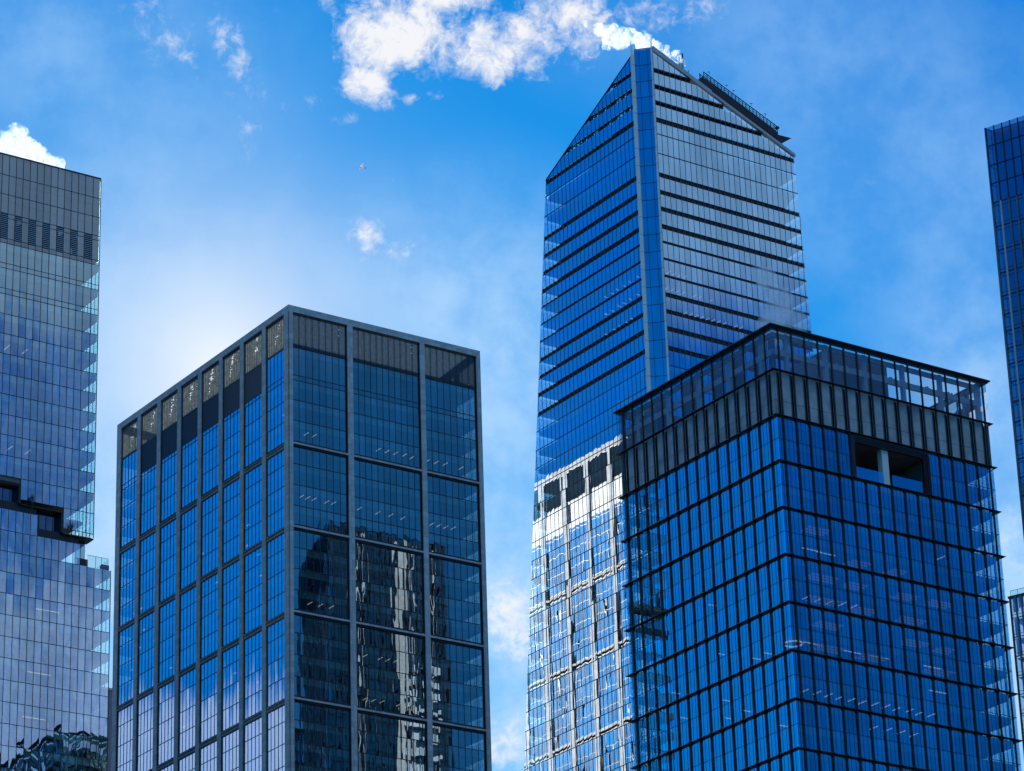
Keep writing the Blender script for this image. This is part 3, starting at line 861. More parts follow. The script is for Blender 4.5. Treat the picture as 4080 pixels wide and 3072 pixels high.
    for z_ in (327.1, 322.0, 331.55, 327.1):
        for i in range(7):
            if random.random() < .8: pts.append((3 + i * 2.6 + random.random(), 2.2, Z(z_ - 1.12)))
    ceiling_lights(root, pts, 1.0, FL, 'in', .06)
    return root

# ------------------------------------------------------------------ 4. stepped glass tower (left edge)
def stepped_tower():
    SC = 1.037
    k0 = 1.7 / SC
    Z = lambda z: z + k0
    S = Vector((-84.5197, 618.3536, 0)) * SC
    root = thing('stepped_tower', 'grey blue glass tower with a stair of dark planted terraces, at the left edge', 'skyscraper', (S.x, S.y, GROUND), YAW, SC)
    FR = Face((0, 0), (1, 0), (0, -1))
    WX, DP = 45.0, 40.0
    FB = Face((0, 0), (0, 1), (1, 0))
    xs = [0, -1.79]
    xs_u = [0, -1.79, -3.6] + [-3.6 - 1.585 * i for i in range(1, 27)]
    xs_l = [4.0, 2.1, .3] + [.3 - 1.585 * i for i in range(1, 29)]
    zu = [314, 309.5, 305.1, 300.8, 299.8, 295.2, 294.1, 289.6, 288.5, 284.0, 282.8] + [278.4 - 4.36 * i for i in range(0, 11)]
    cut = lambda x: 242.55 if x < -16.2 else (238.4 if x < -6.8 else 233.9)
    top_l = lambda x: 236.5 if x < -12.5 else (232.1 if x < -3.0 else 227.75)
    zl = [236.5, 232.1, 227.75, 223.5, 219.1, 214.7, 210.25, 205.9, 201.45, 197.05, 192.7]
    z = 188.3
    while z > 5: zl.append(z); z -= 4.4
    def band(xs, z0, z1, cond, o, lou=None):
        gb, mb, lb = MB(), MB(), MB()
        for i in range(len(xs) - 1):
            x1, x0 = xs[i], xs[i + 1]
            xm = (x0 + x1) / 2
            if not cond(xm): continue
            if lou and lou(i):
                FR.bar(lb, x0, x1, -.3, -.12, Z(z0), Z(z1))
                ns = 13
                for q in range(ns):
                    zq = z0 + (z1 - z0) * (q + .5) / ns
                    lm.poly([FR.pt(x0 + .05, .02, Z(zq - .05)), FR.pt(x1 - .05, .02, Z(zq - .05)), FR.pt(x1 - .05, -.08, Z(zq + .1)), FR.pt(x0 + .05, -.08, Z(zq + .1))])
                continue
            FR.pane(gb, x0, x1, Z(z0), Z(z1), o, .0012, .003, .0042)
        for x in xs:
            if cond(x - .2) or cond(x + .2): FR.bar(mb, x - .05, x + .05, o - .05, o + .06, Z(z0), Z(z1))
        for x0, x1 in zip(xs[1:], xs[:-1]):
            if cond((x0 + x1) / 2): FR.bar(mb, x0, x1, o - .05, o + .055, Z(z0 - .05), Z(z0 + .05))
        if gb.f:
            gb.join(mb); gb.build('window_band', [M['gSpT'] if z0 > 294 else M['gSp'], M['mull']], root, None if z0 > 185 else 'stuff')
    for i in range(len(zu) - 1):
        z1, z0 = zu[i], zu[i + 1]
        lou = None
        if abs(z1 - 299.8) < .1:
            for q in range(2, len(xs_u) - 1, 2):   # louvre grilles in every second bay
                lm, bk = MB(), MB()
                xa, xb = xs_u[q + 0], xs_u[q - 1]
                for r_ in range(13):
                    zq = 295.1 + 5.5 * (r_ + .5) / 13
                    lm.poly([FR.pt(xa + .06, .08, Z(zq - .10)), FR.pt(xb - .06, .08, Z(zq - .10)), FR.pt(xb - .06, .02, Z(zq + .08)), FR.pt(xa + .06, .02, Z(zq + .08))])
                FR.bar(bk, xa + .04, xb - .04, -.2, .012, Z(295.0), Z(300.7))
                g_ = bk.build('louver_grille', M['black_panel'], root); lm.build('louver_slat', M['slat'], g_)
        # the cut-out bottom: upper part only above cut(x)
        for zc in (1,):
            band(xs_u, z0, z1, lambda x, z0=z0: z0 >= cut(x) - 1.0, 0)
    band(xs_u, 242.55, 243.54, lambda x: x < -16.2, 0) if False else None
    # edge trims of the upper volume's stair-shaped bottom
    for (x0, x1, zc) in ((-45, -16.2, 242.5), (-16.2, -6.8, 238.3), (-6.8, .02, 233.85)):
        mb = MB(); FR.bar(mb, x0, x1, -3.0, .04, Z(zc - .25), Z(zc)); mb.build('soffit_edge', M['dark'], root)
    for (x, za, zb) in ((-16.2, 238.3, 242.4), (-6.8, 233.9, 238.2)):
        mb = MB(); FR.bar(mb, x - .5, x, -3.0, .03, Z(za), Z(zb)); mb.build('soffit_edge', M['dark'], root)
    # recessed glazing and planter walls in the notches
    for (x0, x1, za, zb) in ((-45, -16.2, 236.4, 242.4), (-12.9, -6.8, 232, 238.2), (-3.2, -1.0, 227.6, 233.8)):
        gb, mb = MB(), MB()
        n = max(1, round((x1 - x0) / 1.585))
        for i in range(n):
            FR.pane(gb, x0 + (x1 - x0) * i / n, x0 + (x1 - x0) * (i + 1) / n, Z(za), Z(zb), -1.6)
            FR.bar(mb, x0 + (x1 - x0) * i / n - .05, x0 + (x1 - x0) * i / n + .05, -1.7, -1.5, Z(za), Z(zb))
        FR.bar(mb, x0, x1, -1.7, -1.5, Z(za + 2.0), Z(za + 2.15))
        gb.join(mb); gb.build('terrace_window', [M['gdark'], M['mull']], root)
    for (x0, x1, z0, z1) in ((-45, -12.5, 236.5, 238.45), (-12.5, -3.05, 232.1, 234.0), (-3.05, -.9, 227.75, 229.4)):
        mb = MB(); FR.bar(mb, x0, x1, -.9, -.45, Z(z0), Z(z1)); mb.build('planter_wall', M['black_panel'], root)
    for i in range(len(zl) - 1):
        z1, z0 = zl[i], zl[i + 1]
        band(xs_l, z0, z1, lambda x, z1=z1: z1 <= top_l(x) + .3, .0)
    # right side returns
    gb, mb = MB(), MB()
    for y in range(0, 24):
        for i in range(len(zu) - 1):
            if zu[i + 1] > 233: FB.pane(gb, y * 1.6, y * 1.6 + 1.6, Z(zu[i + 1]), Z(zu[i]), -.02)
        FB.bar(mb, y * 1.6 - .06, y * 1.6 + .06, -.1, .03, Z(234), Z(314))
    gb.join(mb); gb.build('side_window', [M['gSp'], M['mull']], root)
    gb, mb = MB(), MB()
    FB4 = Face((4.0, 0), (0, 1), (1, 0))
    for y in range(0, 24):
        for i in range(2, 14): FB4.pane(gb, y * 1.6, y * 1.6 + 1.6, Z(zl[i + 1]), Z(zl[i]), -.02)
        FB4.bar(mb, y * 1.6 - .06, y * 1.6 + .06, -.1, .03, Z(150), Z(227.7))
    gb.join(mb); gb.build('side_window', [M['gSp'], M['mull']], root)
    # roof cap, floors, core
    mb = MB(); mb.box(-WX, .03, -.04, DP, Z(314), Z(314.35)); mb.build('roof_cap', M['dark'], root)
    for z_ in zu:
        if z_ in (300.8, 295.2, 289.6, 284.0, 314): continue
        mb = MB(); mb.box(-WX, -.12, .15, 38, Z(z_ - 1.45), Z(z_ - .02))
        if z_ > 243: mb.build('floor_slab', M['ceiling'], root)
    for z_ in (242.5, 238.3, 233.9):
        mb = MB(); mb.box(-WX, -.9 if z_ > 234 else -.45, 3.0, 38, Z(z_ - .6), Z(z_ - .02)); mb.build('floor_slab', M['ceiling'], root)
    mb = MB(); mb.box(-6.8, -.3, .2, 3.0, Z(233.86), Z(234.0)); mb.build('floor_slab', M['ceiling'], root)
    for z_ in zl[2:16]:
        mb = MB(); mb.box(-WX, 3.88, .15, 38, Z(z_ - 1.45), Z(z_ - .02)); mb.build('floor_slab', M['ceiling'], root)
    mb = MB(); mb.box(-WX, -12, 11, 30, 0, Z(313)); mb.build('core', M['core'], root)
    # solid shadow boxes behind the crown panels
    mb = MB(); mb.box(-WX, -.22, .30, .45, Z(295.2), Z(313.6)); mb.box(-.21, -.08, .30, 38, Z(295.2), Z(313.6)); mb.build('shadow_box', M['grey_panel'], root)
    # glass balustrade of the corner terrace
    mb = MB()
    FR.panel(mb, -1.2, 3.5, Z(227.8), Z(230.25), -.25); FB4.panel(mb, .3, 7, Z(227.8), Z(230.25), -.5)
    w = mb.build('glass_balustrade', M['grail'], root)
    mb = MB(); FR.bar(mb, -1.2, 3.5, -.28, -.22, Z(230.25), Z(230.32))
    for x in (.7, 2.0, 3.48): FR.bar(mb, x, x + .05, -.3, -.2, Z(227.8), Z(230.2))
    mb.build('handrail_frame', M['mull'], w)
    mb = MB(); FR.bar(mb, 2.3, 3.9, -1.4, -.6, Z(227.8), Z(229.05)); mb.build('planter', M['black_panel'], root)
    pts = [(-19.0, 1.5, Z(272.5)), (-15.0, 1.5, Z(272.5)), (-21.6, 1.2, Z(250.7)), (-17.8, 1.2, Z(250.7)), (-13.8, 1.2, Z(250.7))]
    ceiling_lights(root, pts, 2.6, FR, 'in', .07)
    pts = [(-11.5, 1.3, Z(217.6)), (-13, 1.3, Z(204.4)), (-13.4, 2.2, Z(195.5))]
    ceiling_lights(root, pts, 5.0, FR, 'along', .08)
    return root, SC, S

# ------------------------------------------------------------------ 5. tower cut by the right edge
EB = R(-55)
ED = Vector((-math.sin(EB), -math.cos(EB)))      # runs from the far corner towards the right
def right_tower():
    E0 = (97.2135, 596.4321)
    Z = lambda z: z + 1.7
    root = thing('right_edge_tower', 'tall dark blue glass tower with thin stone ribs, cut by the right picture edge', 'skyscraper', (*E0, GROUND), 0)
    nx = Vector((ED.y, -ED.x))
    if nx.dot(Vector((0, -1))) < 0: nx = -nx
    F = Face((0, 0), (ED.x, ED.y), (nx.x, nx.y))
    zt = [308, 303.75, 299.4, 295.3, 291.05, 285.7, 280.5, 275.5, 270.5, 266.5, 262.9, 259.2, 255.8, 252.0, 247.8, 243.5, 239.6, 235.75, 231.9, 228.2]
    z = 224.3
    while z > 5: zt.append(z); z -= 3.85
    n = 22
    PW = 1.79
    for i in range(len(zt) - 1):
        z1, z0 = zt[i], zt[i + 1]
        gb, mb = MB(), MB()
        for k in range(n):
            F.pane(gb, .35 + k * PW if k else .3, .35 + (k + 1) * PW, Z(z0), Z(z1), 0, .0008, .0015)
        F.bar(mb, .3, n * PW, -.05, .10, Z(z0 - .11), Z(z0 + .11))
        if i >= 4:
            F.bar(mb, .3, n * PW, -.05, .04, Z(z0 + .75), Z(z0 + .83)); F.bar(mb, .3, n * PW, -.05, .04, Z(z1 - .9), Z(z1 - .82))
        part = z0 > 150
        gb.join(mb); w = gb.build('window_band', [M['gE'], M['mull']], root, None if part else 'stuff')
    for k in range(n + 1):
        mb = MB(); x = .35 + k * PW
        F.bar(mb, x - .09, x + .09, -.05, .16, Z(291), Z(308)); m_ = mb.build('mullion', M['mull'], root)
        mb = MB(); F.bar(mb, x - .16, x + .16, -.05, .30, Z(-1.7), Z(291)); mb.build('rib', M['cap'] if k % 3 == 1 else M['grey_panel'], root)
    mb = MB(); F.bar(mb, 0, .34, -.3, .12, Z(-1.7), Z(308)); mb.build('corner_trim', M['gF'], root)
    mb = MB(); F.bar(mb, 0, n * PW, -.4, .1, Z(248.0 - .45), Z(248.0)); mb.build('belt', M['grey_panel'], root)
    # side turned to the other towers: dark glass with pale stone shafts
    FS = Face((0, 0), (RR.x, RR.y), (RL.x, RL.y))
    gb, mb = MB(), MB()
    for k in range(23):
        for i in range(0, 40):
            if i < len(zt) - 1: FS.pane(gb, .3 + k * 1.6, .3 + (k + 1) * 1.6, Z(zt[i + 1]), Z(zt[i]), 0, .001, .002)
        FS.bar(mb, .3 + k * 1.6 - .09, .3 + k * 1.6 + .09, 0, .2, Z(0), Z(308))
    for z_ in zt: FS.bar(mb, 0, 37, -.02, .02, Z(z_ - .15), Z(z_ + .15))
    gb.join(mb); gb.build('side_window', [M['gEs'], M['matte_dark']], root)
    for (x0, x1) in ((8.6, 8.9), (10.2, 10.4), (20.5, 23.6), (25.6, 25.9), (31.6, 31.8)):
        mb = MB(); FS.bar(mb, x0, x1, .05, .5, Z(-1.7), Z(306)); mb.build('stone_shaft', M['stone'], root)
    for i in range(len(zt) - 1):
        if 140 < zt[i] < 279:
            mb = MB()
            for k in range(6):
                if random.random() < .85: FS.bar(mb, 24.0 + k * 1.7, 25.4 + k * 1.7, .03, .15, Z(zt[i + 1] + .5), Z(zt[i + 1] + random.choice((1.6, 2.4, 2.8))))
            mb.build('pale_spandrel', M['pale_blue'], root)
    mb = MB()
    e = ED * (n * PW); q = Vector((RR.x, RR.y)) * 37
    mb.prism([(1.0 * (RR.x + ED.x), 1.0 * (RR.y + ED.y)), (e.x + .5, e.y + .5), (e.x + q.x, e.y + q.y), (q.x - .5 * RL.x, q.y - .5 * RL.y)], Z(-1.7), Z(307.5))
    mb.build('core', M['black_panel'], root)
    return root

def low_right_tower():
    F0 = (87.5349, 560.1146)
    Z = lambda z: z + 1.7 / 1.3
    FS = 1.3
    root = thing('low_right_tower', 'low pale windowed tower with dark pilasters and a glass roof rail, bottom right corner', 'building', (F0[0] * FS, F0[1] * FS, GROUND), 0, FS)
    nx = Vector((ED.y, -ED.x))
    if nx.dot(Vector((0, -1))) < 0: nx = -nx
    F = Face((0, 0), (ED.x, ED.y), (nx.x, nx.y))
    zt = [194.7, 190.9, 187.3, 183.75, 180.2, 176.7]
    z = 173.2
    while z > 4: zt.append(z); z -= 3.55
    PW = 1.12; n = 18
    for i in range(len(zt) - 1):
        z1, z0 = zt[i], zt[i + 1]
        gb, mb = MB(), MB()
        for k in range(n): F.pane(gb, .5 + k * PW, .5 + (k + 1) * PW, Z(z0), Z(z1), 0, .003, .003)
        F.bar(mb, .3, n * PW, -.05, .08, Z(z0 - .07), Z(z0 + .07)); F.bar(mb, .3, n * PW, -.05, .05, Z(z0 + .6), Z(z0 + .66))
        gb.join(mb); w = gb.build('window_band', [M['gF'], M['mull']], root, None if z0 > 150 else 'stuff')
        bl = MB()
        for k in range(n):
            if random.random() < .45: F.panel(bl, .55 + k * PW, .45 + (k + 1) * PW, Z(z0 + random.choice((.1, 1.2, 1.8))), Z(z1), -.4)
        bl.build('window_blind', M['white_panel'], w)
        sl = MB(); sl.mesh([F.pt(.3, -.3, Z(z0 - .25)), F.pt(20, -.3, Z(z0 - .25)), F.pt(20, -8, Z(z0 - .25)), F.pt(.3, -8, Z(z0 - .25))], [(0, 1, 2, 3)]); sl.build('floor_slab', M['ceiling'], root, None if z0 > 150 else 'stuff')
    for k in range(n // 2 + 1):
        mb = MB(); x = .42 + k * PW * 1.0 * (1 if k < 99 else 2) * 1.0
        x = .35 + k * 1.12 * 1
        F.bar(mb, x - .13, x + .13, -.05, .32, Z(-1.7), Z(194.9)); mb.build('pilaster', M['grey_panel'] if k else M['dark'], root)
    mb = MB(); F.bar(mb, -.05, 20, -.6, .2, Z(194.7), Z(195.1)); mb.build('roof_edge', M['dark'], root)
    mb = MB(); F.panel(mb, .3, 20, Z(195.1), Z(196.2), -.3)
    w = mb.build('glass_rail', M['grail'], root)
    mb = MB()
    F.bar(mb, .3, 20, -.34, -.28, Z(196.16), Z(196.24))
    for k in range(14): F.bar(mb, .3 + k * 1.4, .36 + k * 1.4, -.36, -.28, Z(195.1), Z(196.2))
    mb.build('rail_post', M['cap'], w)
    bk = MB(); bk.mesh([F.pt(.3, -9, Z(-1.7)), F.pt(20, -9, Z(-1.7)), F.pt(20, -9, Z(194)), F.pt(.3, -9, Z(194))], [(0, 1, 2, 3)])
    bk.build('back_wall', M['core'], root)
    return root

def distant_block():
    root = thing('distant_block', 'plain blue grey building top in the gap between the two left towers, low down', 'building', (-100.0, 764.8, GROUND), YAW)
    Z = lambda z: z + 1.7
    mb = MB(); mb.box(-12, 8, 0, 20, 0, Z(250)); mb.build('wall', M['haze_wall'], root)
    mb = MB(); mb.box(-12.2, 8.2, -.25, 20.2, Z(250), Z(250.5)); mb.build('roof_edge', M['cap'], root)
    return root

stone_tower(); grid_tower(); tapered_tower()
SP, SP_SC, SP_S = stepped_tower()
right_tower(); low_right_tower(); distant_block()

# ------------------------------------------------------------------ bare shrubs on the stepped tower's terraces
def shrub(x, zb, h, label, seed):
    rnd = random.Random(seed)
    base = SP.matrix_world
    loc = SP_S + (RR * x + RL * -.7) * SP_SC
    root = thing('bare_shrub', label, 'shrub', (loc.x, loc.y, GROUND + (zb + 1.7 / SP_SC) * SP_SC), YAW, 1, 'leafless shrubs on the terraces')
    mb, tw = MB(), MB()
    mb.tube((0, 0, -2.0), (0, 0, h * .3), .05, 5, .04)
    for i in range(26):
        a = rnd.uniform(0, 6.28); lean = rnd.uniform(.1, .75)
        p0 = Vector((0, 0, rnd.uniform(-.2, .5) * h * .5)); d = Vector((math.cos(a) * lean, math.sin(a) * lean * .4, 1)).normalized()
        L = h * rnd.uniform(.45, .8)
        p1 = p0 + d * L
        tw.tube(p0, p1, .03, 4, .012)
        for j in range(4):
            q0 = p0 + d * L * rnd.uniform(.35, .95); dd = (d + Vector((rnd.uniform(-.7, .7), rnd.uniform(-.3, .3), rnd.uniform(-.1, .5)))).normalized()
            tw.tube(q0, q0 + dd * L * .3, .016, 3, .008)
    o = mb.build('trunk', M['brown'], root); tw.build('branches', M['brown'], root)
shrub(-14.0, 238.6, 2.2, 'smaller leafless shrub on the upper terrace, in front of the glass', 3)
shrub(-5.4, 234.2, 2.7, 'larger bushy leafless shrub on the lower terrace near the corner', 5)

# ------------------------------------------------------------------ steam
def m_steam(name, dens, aniso=.2, noise=None):
    m, t, out = mat_new(name)
    v = t.node('ShaderNodeVolumePrincipled')
    v.inputs['Color'].default_value = (1, 1, 1, 1); v.inputs['Anisotropy'].default_value = aniso
    tc = t.node('ShaderNodeTexCoord')
    f = t.ramp(t.noise(tc.outputs['Object'], noise or .55, 6, .65, .4), .42 if not noise else .36, .62, 0, dens)
    t.l.new(f, v.inputs['Density'])
    t.l.new(v.outputs[0], out.inputs['Volume'])
    return m
def plume(name, label, blobs, mat, vox, disp, dscale, origin):
    mbd = D.metaballs.new(name + '_seed'); mbd.resolution = vox * 2; mbd.render_resolution = vox; mbd.threshold = .35
    ob = D.objects.new(name + '_seed', mbd); COL.objects.link(ob)
    for (x, y, z, r) in blobs:
        e = mbd.elements.new(); e.co = (x, y, z); e.radius = r * 1.35
    bpy.context.view_layer.update()
    dg = bpy.context.evaluated_depsgraph_get()
    me = D.meshes.new_from_object(ob.evaluated_get(dg))
    D.objects.remove(ob); D.metaballs.remove(mbd)
    from mathutils import noise as mn
    me.calc_loop_triangles()
    nr = [v.normal.copy() for v in me.vertices]
    for v, n_ in zip(me.vertices, nr):
        p = v.co / dscale
        h = mn.fractal(p, .75, 2.1, 6) + .7 * abs(mn.noise(p * 2.7)) + .35 * abs(mn.noise(p * 6.1))
        v.co += n_ * h * disp
    me.materials.clear(); me.materials.append(mat); me.name = name
    o = D.objects.new(name, me); COL.objects.link(o); o.location = origin
    o['label'] = label; o['category'] = 'steam plume'
    return o
def at(px, py, depth):
    v = fw * FPX + ri * (px - 2040) - up * (py - 1536)
    return v * (depth / v.y)
rng = random.Random(11)
def path_blobs(pts, per, spread, org):
    out = []
    for (a, b) in zip(pts[:-1], pts[1:]):
        for i in range(per):
            t = (i + rng.random()) / per
            p = Vector(a[0]).lerp(Vector(b[0]), t); r = a[1] + (b[1] - a[1]) * t
            q = p + Vector((rng.uniform(-1, 1), rng.uniform(-1, 1), rng.uniform(-1, 1))) * r * spread - org
            out.append((q.x, q.y, q.z, r * rng.uniform(.55, 1.0)))
    return out
dep = 683
o0 = at(2718, 252, dep)
P = [(o0, .6), (at(2692, 234, dep), .9), (at(2650, 212, dep + 1), 1.3), (at(2600, 192, dep + 2), 1.7), (at(2550, 168, dep + 3), 1.9), (at(2500, 155, dep + 4), 2.1), (at(2450, 145, dep + 5), 2.2), (at(2412, 132, dep + 6), 1.7), (at(2385, 125, dep + 6), 1.0)]
plume('steam_plume', 'white steam blowing left from the stack on the pointed crown of the tallest tower', path_blobs(P, 8, .8, o0), m_steam('steam', .6, .45), .28, 1.0, 2.2, o0)
o1 = at(0, 640, 672)
P = [(at(-120, 640, 672), 5.0), (at(-30, 632, 672), 4.4), (at(40, 625, 672), 4.2), (at(90, 640, 672), 3.6), (at(130, 655, 672), 2.8), (at(175, 665, 672), 2.1), (at(212, 668, 672), 1.5), (at(222, 690, 672), 1.4)]
plume('steam_plume', 'dense bright steam cloud behind the roof edge of the grey left tower', path_blobs(P, 9, .6, o1), m_steam('steam_dense', .36, .45), .42, 1.9, 4.0, o1)
o2 = at(3120, 1250, 590)
P = [(at(3130, 1335, 590), 3.4), (at(3110, 1260, 590), 3.2), (at(3085, 1180, 590), 2.8), (at(3050, 1110, 590), 2.2), (at(3010, 1080, 590), 1.4)]
plume('steam_plume', 'faint grey wisp of steam rising behind the roof corner of the black gridded tower', path_blobs(P, 5, .8, o2), m_steam('steam_thin', .26, .3, .22), .7, 1.0, 3.0, o2)
o3 = at(2330, 95, 700)
plume('steam_plume', 'small torn off puff of steam left of the tapered tower plume', [(0, 0, 0, .7), (.1, 0, .8, .5), (.3, 0, -.7, .4)], m_steam('steam_puff', .5, .45), .25, .3, 1.0, o3)

# ------------------------------------------------------------------ bird
def bird():
    p = at(1440, 668, 330)
    root = thing('gull', 'tiny white gull gliding in the open sky above the stone framed tower', 'bird', p, R(200), 1.5)
    mb = MB()
    n = 10
    prof = [(-.22, .01), (-.16, .045), (-.05, .075), (.06, .07), (.14, .045), (.19, .05), (.225, .03), (.25, .008)]
    V, Fc = [], []
    for x, r in prof:
        for i in range(n):
            t = 2 * math.pi * i / n; V.append((x * .95, r * math.cos(t), r * .85 * math.sin(t)))
    for a in range(len(prof) - 1):
        for i in range(n): Fc.append((a * n + i, a * n + (i + 1) % n, (a + 1) * n + (i + 1) % n, (a + 1) * n + i))
    mb.mesh(V, Fc, True); mb.build('body', M['feather'], root)
    for sg in (-1, 1):
        w = MB()
        pts = [(.08, .05), (.12, .22), (.05, .42), (-.06, .62), (-.05, .40), (-.06, .22), (-.08, .05)]
        zz = [.03, .10, .11, .06, .10, .09, .03]
        P_ = [(x, sg * y, z_) for (x, y), z_ in zip(pts, zz)]
        w.mesh(P_ + [(x, y, z_ + .012) for x, y, z_ in P_], [tuple(range(7)), tuple(range(7, 14))] + [(i, (i + 1) % 7, 7 + (i + 1) % 7, 7 + i) for i in range(7)])
        w.build('wing', M['feather'], root)
    t_ = MB(); t_.mesh([(-.19, -.02, 0), (-.19, .02, 0), (-.34, .07, .0), (-.34, -.07, 0), (-.19, -.02, .01), (-.19, .02, .01), (-.34, .07, .01), (-.34, -.07, .01)], [(0, 1, 2, 3), (4, 5, 6, 7), (0, 1, 5, 4), (2, 3, 7, 6), (1, 2, 6, 5), (3, 0, 4, 7)])
    t_.build('tail', M['dark'], root)
bird()

# ------------------------------------------------------------------ ground
mb = MB(); mb.poly([(-8000, -8000, GROUND - .02), (8000, -8000, GROUND - .02), (8000, 8000, GROUND - .02), (-8000, 8000, GROUND - .02)])
g = mb.build('ground', m_plain('street_asphalt', (.06, .06, .062), .9, scale=.05)); g['kind'] = 'structure'

# ------------------------------------------------------------------ sun and sky
sun = D.lights.new('sun', 'SUN'); sun.energy = 5.0; sun.angle = R(.53); sun.color = (1, .97, .92)
so = D.objects.new('sun', sun); COL.objects.link(so)
so.rotation_euler = SUN_DIR.to_track_quat('Z', 'Y').to_euler()
so.location = (0, -50, 400)

world = D.worlds.new('World'); scene.world = world
world.use_nodes = True
w = NT(world.node_tree); w.n.clear()
out = w.node('ShaderNodeOutputWorld'); bg = w.node('ShaderNodeBackground')
w.l.new(bg.outputs[0], out.inputs[0])
BGS = .10
bg.inputs[1].default_value = BGS
sky = w.node('ShaderNodeTexSky', sky_type='NISHITA')
sky.sun_disc = False
sky.sun_elevation = SUN_EL; sky.sun_rotation = SUN_AZ
sky.altitude = 0; sky.air_density = 1.0; sky.dust_density = .1; sky.ozone_density = 6.0
sep = w.node('ShaderNodeSeparateColor'); w.l.new(sky.outputs[0], sep.inputs[0])
# photographic grade of the sky: per channel contrast, so it runs from azure to white near the sun
def grade(ch, gain, gam):
    return w.math('MULTIPLY', w.math('POWER', w.math('MULTIPLY', sep.outputs[ch], BGS), gam), gain / BGS)
comb = w.node('ShaderNodeCombineColor')
w.l.new(grade(0, .06, 2.0), comb.inputs[0]); w.l.new(grade(1, 1.10, 1.3), comb.inputs[1]); w.l.new(grade(2, 1.14, .8), comb.inputs[2])
skycol = comb.outputs[0]
tc = w.node('ShaderNodeTexCoord')
gen = tc.outputs['Generated']
sx = w.node('ShaderNodeSeparateXYZ'); w.l.new(gen, sx.inputs[0])
az = w.math('MULTIPLY', w.math('ARCTAN2', sx.outputs[0], sx.outputs[1]), 180 / math.pi)
el = w.math('MULTIPLY', w.math('ARCSINE', sx.outputs[2]), 180 / math.pi)
uv = w.node('ShaderNodeCombineXYZ'); w.l.new(w.math('MULTIPLY', az, .9), uv.inputs[0]); w.l.new(el, uv.inputs[1])
UV = uv.outputs[0]
def blob(a0, e0, ra, re, rot=0.0, soft=1.0):
    da = w.math('SUBTRACT', az, a0); de = w.math('SUBTRACT', el, e0)
    cr, sr = math.cos(R(rot)), math.sin(R(rot))
    u = w.math('DIVIDE', w.math('ADD', w.math('MULTIPLY', da, cr * .9), w.math('MULTIPLY', de, sr)), ra)
    v = w.math('DIVIDE', w.math('SUBTRACT', w.math('MULTIPLY', de, cr), w.math('MULTIPLY', da, sr * .9)), re)
    d = w.math('SQRT', w.math('ADD', w.math('MULTIPLY', u, u), w.math('MULTIPLY', v, v)))
    return w.ramp(d, 1 + soft * .5, 1 - soft * .5 if soft < 1.9 else 0.0)
def pe(px, py):   # bearing and elevation of a photograph point
    v = fw * FPX + ri * (px - 2040) - up * (py - 1536); v.normalize()
    return math.degrees(math.atan2(v.x, v.y)), math.degrees(math.asin(v.z))
def add(*a):
    r_ = a[0]
    for q in a[1:]: r_ = w.math('ADD', r_, q)
    return r_
# warped coordinates for torn cloud edges
wn = w.node('ShaderNodeTexNoise'); w.l.new(UV, wn.inputs['Vector']); wn.inputs['Scale'].default_value = 1.6; wn.inputs['Detail'].default_value = 4
wv = w.node('ShaderNodeVectorMath', operation='MULTIPLY_ADD'); w.l.new(wn.outputs['Color'], wv.inputs[0]); wv.inputs[1].default_value = (.55, .55, .55); w.l.new(UV, wv.inputs[2])
n1 = w.noise(wv.outputs[0], 1.25, 10, .66)
n2 = w.noise(wv.outputs[0], 4.5, 6, .6)
big = []
for (px, py, rx, ry, rot, k) in ((1560, 140, 1.15, .75, 12, 1.0), (1960, 190, 1.5, .62, 0, 1.0), (2250, 100, .9, .7, 0, .8), (1450, 330, .58, .36, -25, .98), (1700, -40, 2.2, .6, 0, .75), (1400, 60, .5, .6, 0, .6)):
    a0, e0 = pe(px, py)
    big.append(w.math('MULTIPLY', blob(a0, e0, rx, ry, rot, 1.5), k))
mask = big[0]
for b_ in big[1:]: mask = w.math('MAXIMUM', mask, b_)
dens = w.ramp(add(w.math('MULTIPLY', mask, .48), w.math('MULTIPLY', n1, 1.25), w.math('MULTIPLY', n2, .35)), .96, 1.40)
dens = w.math('MULTIPLY', dens, w.ramp(mask, .02, .35))
small = []
for (px, py, rx, ry, rot, k) in ((930, 200, .35, .8, 25, .75), (1010, 330, .6, .6, 0, .5), (700, 160, .6, .5, 20, .5), (540, 40, .6, .4, 0, .5), (1000, 530, .3, .35, 0, .5), (1375, 480, .3, .2, 0, .6), (1640, 395, .22, .16, 0, .85), (1735, 375, .2, .16, 0, .8), (1250, 410, .2, .2, 0, .6), (1460, 950, .38, .42, 10, 1.0), (1600, 990, .5, .3, 20, .6), (2030, 2480, .75, .9, 20, .95), (2020, 2960, .6, .7, 0, .9), (4040, 2200, .6, 1.0, 0, .55), (1500, 720, 1.3, .5, 10, .35), (3350, 680, .8, .4, -20, .3), (2600, 50, 1.8, .4, 0, .7), (600, 90, .5, .9, 30, .6), (720, 190, .3, .7, 35, .7), (985, 540, .2, .5, 10, .6), (1130, 420, .25, .4, 0, .4), (1170, 640, .3, .2, 0, .35)):
    a0, e0 = pe(px, py)
    small.append(w.math('MULTIPLY', blob(a0, e0, rx, ry, rot, 1.5), k))
m2 = small[0]
for b_ in small[1:]: m2 = w.math('MAXIMUM', m2, b_)
d2 = w.ramp(add(w.math('MULTIPLY', m2, .45), w.math('MULTIPLY', n2, .75), w.math('MULTIPLY', n1, .55)), .86, 1.3)
d2 = w.math('MULTIPLY', w.math('MULTIPLY', d2, m2), .95)
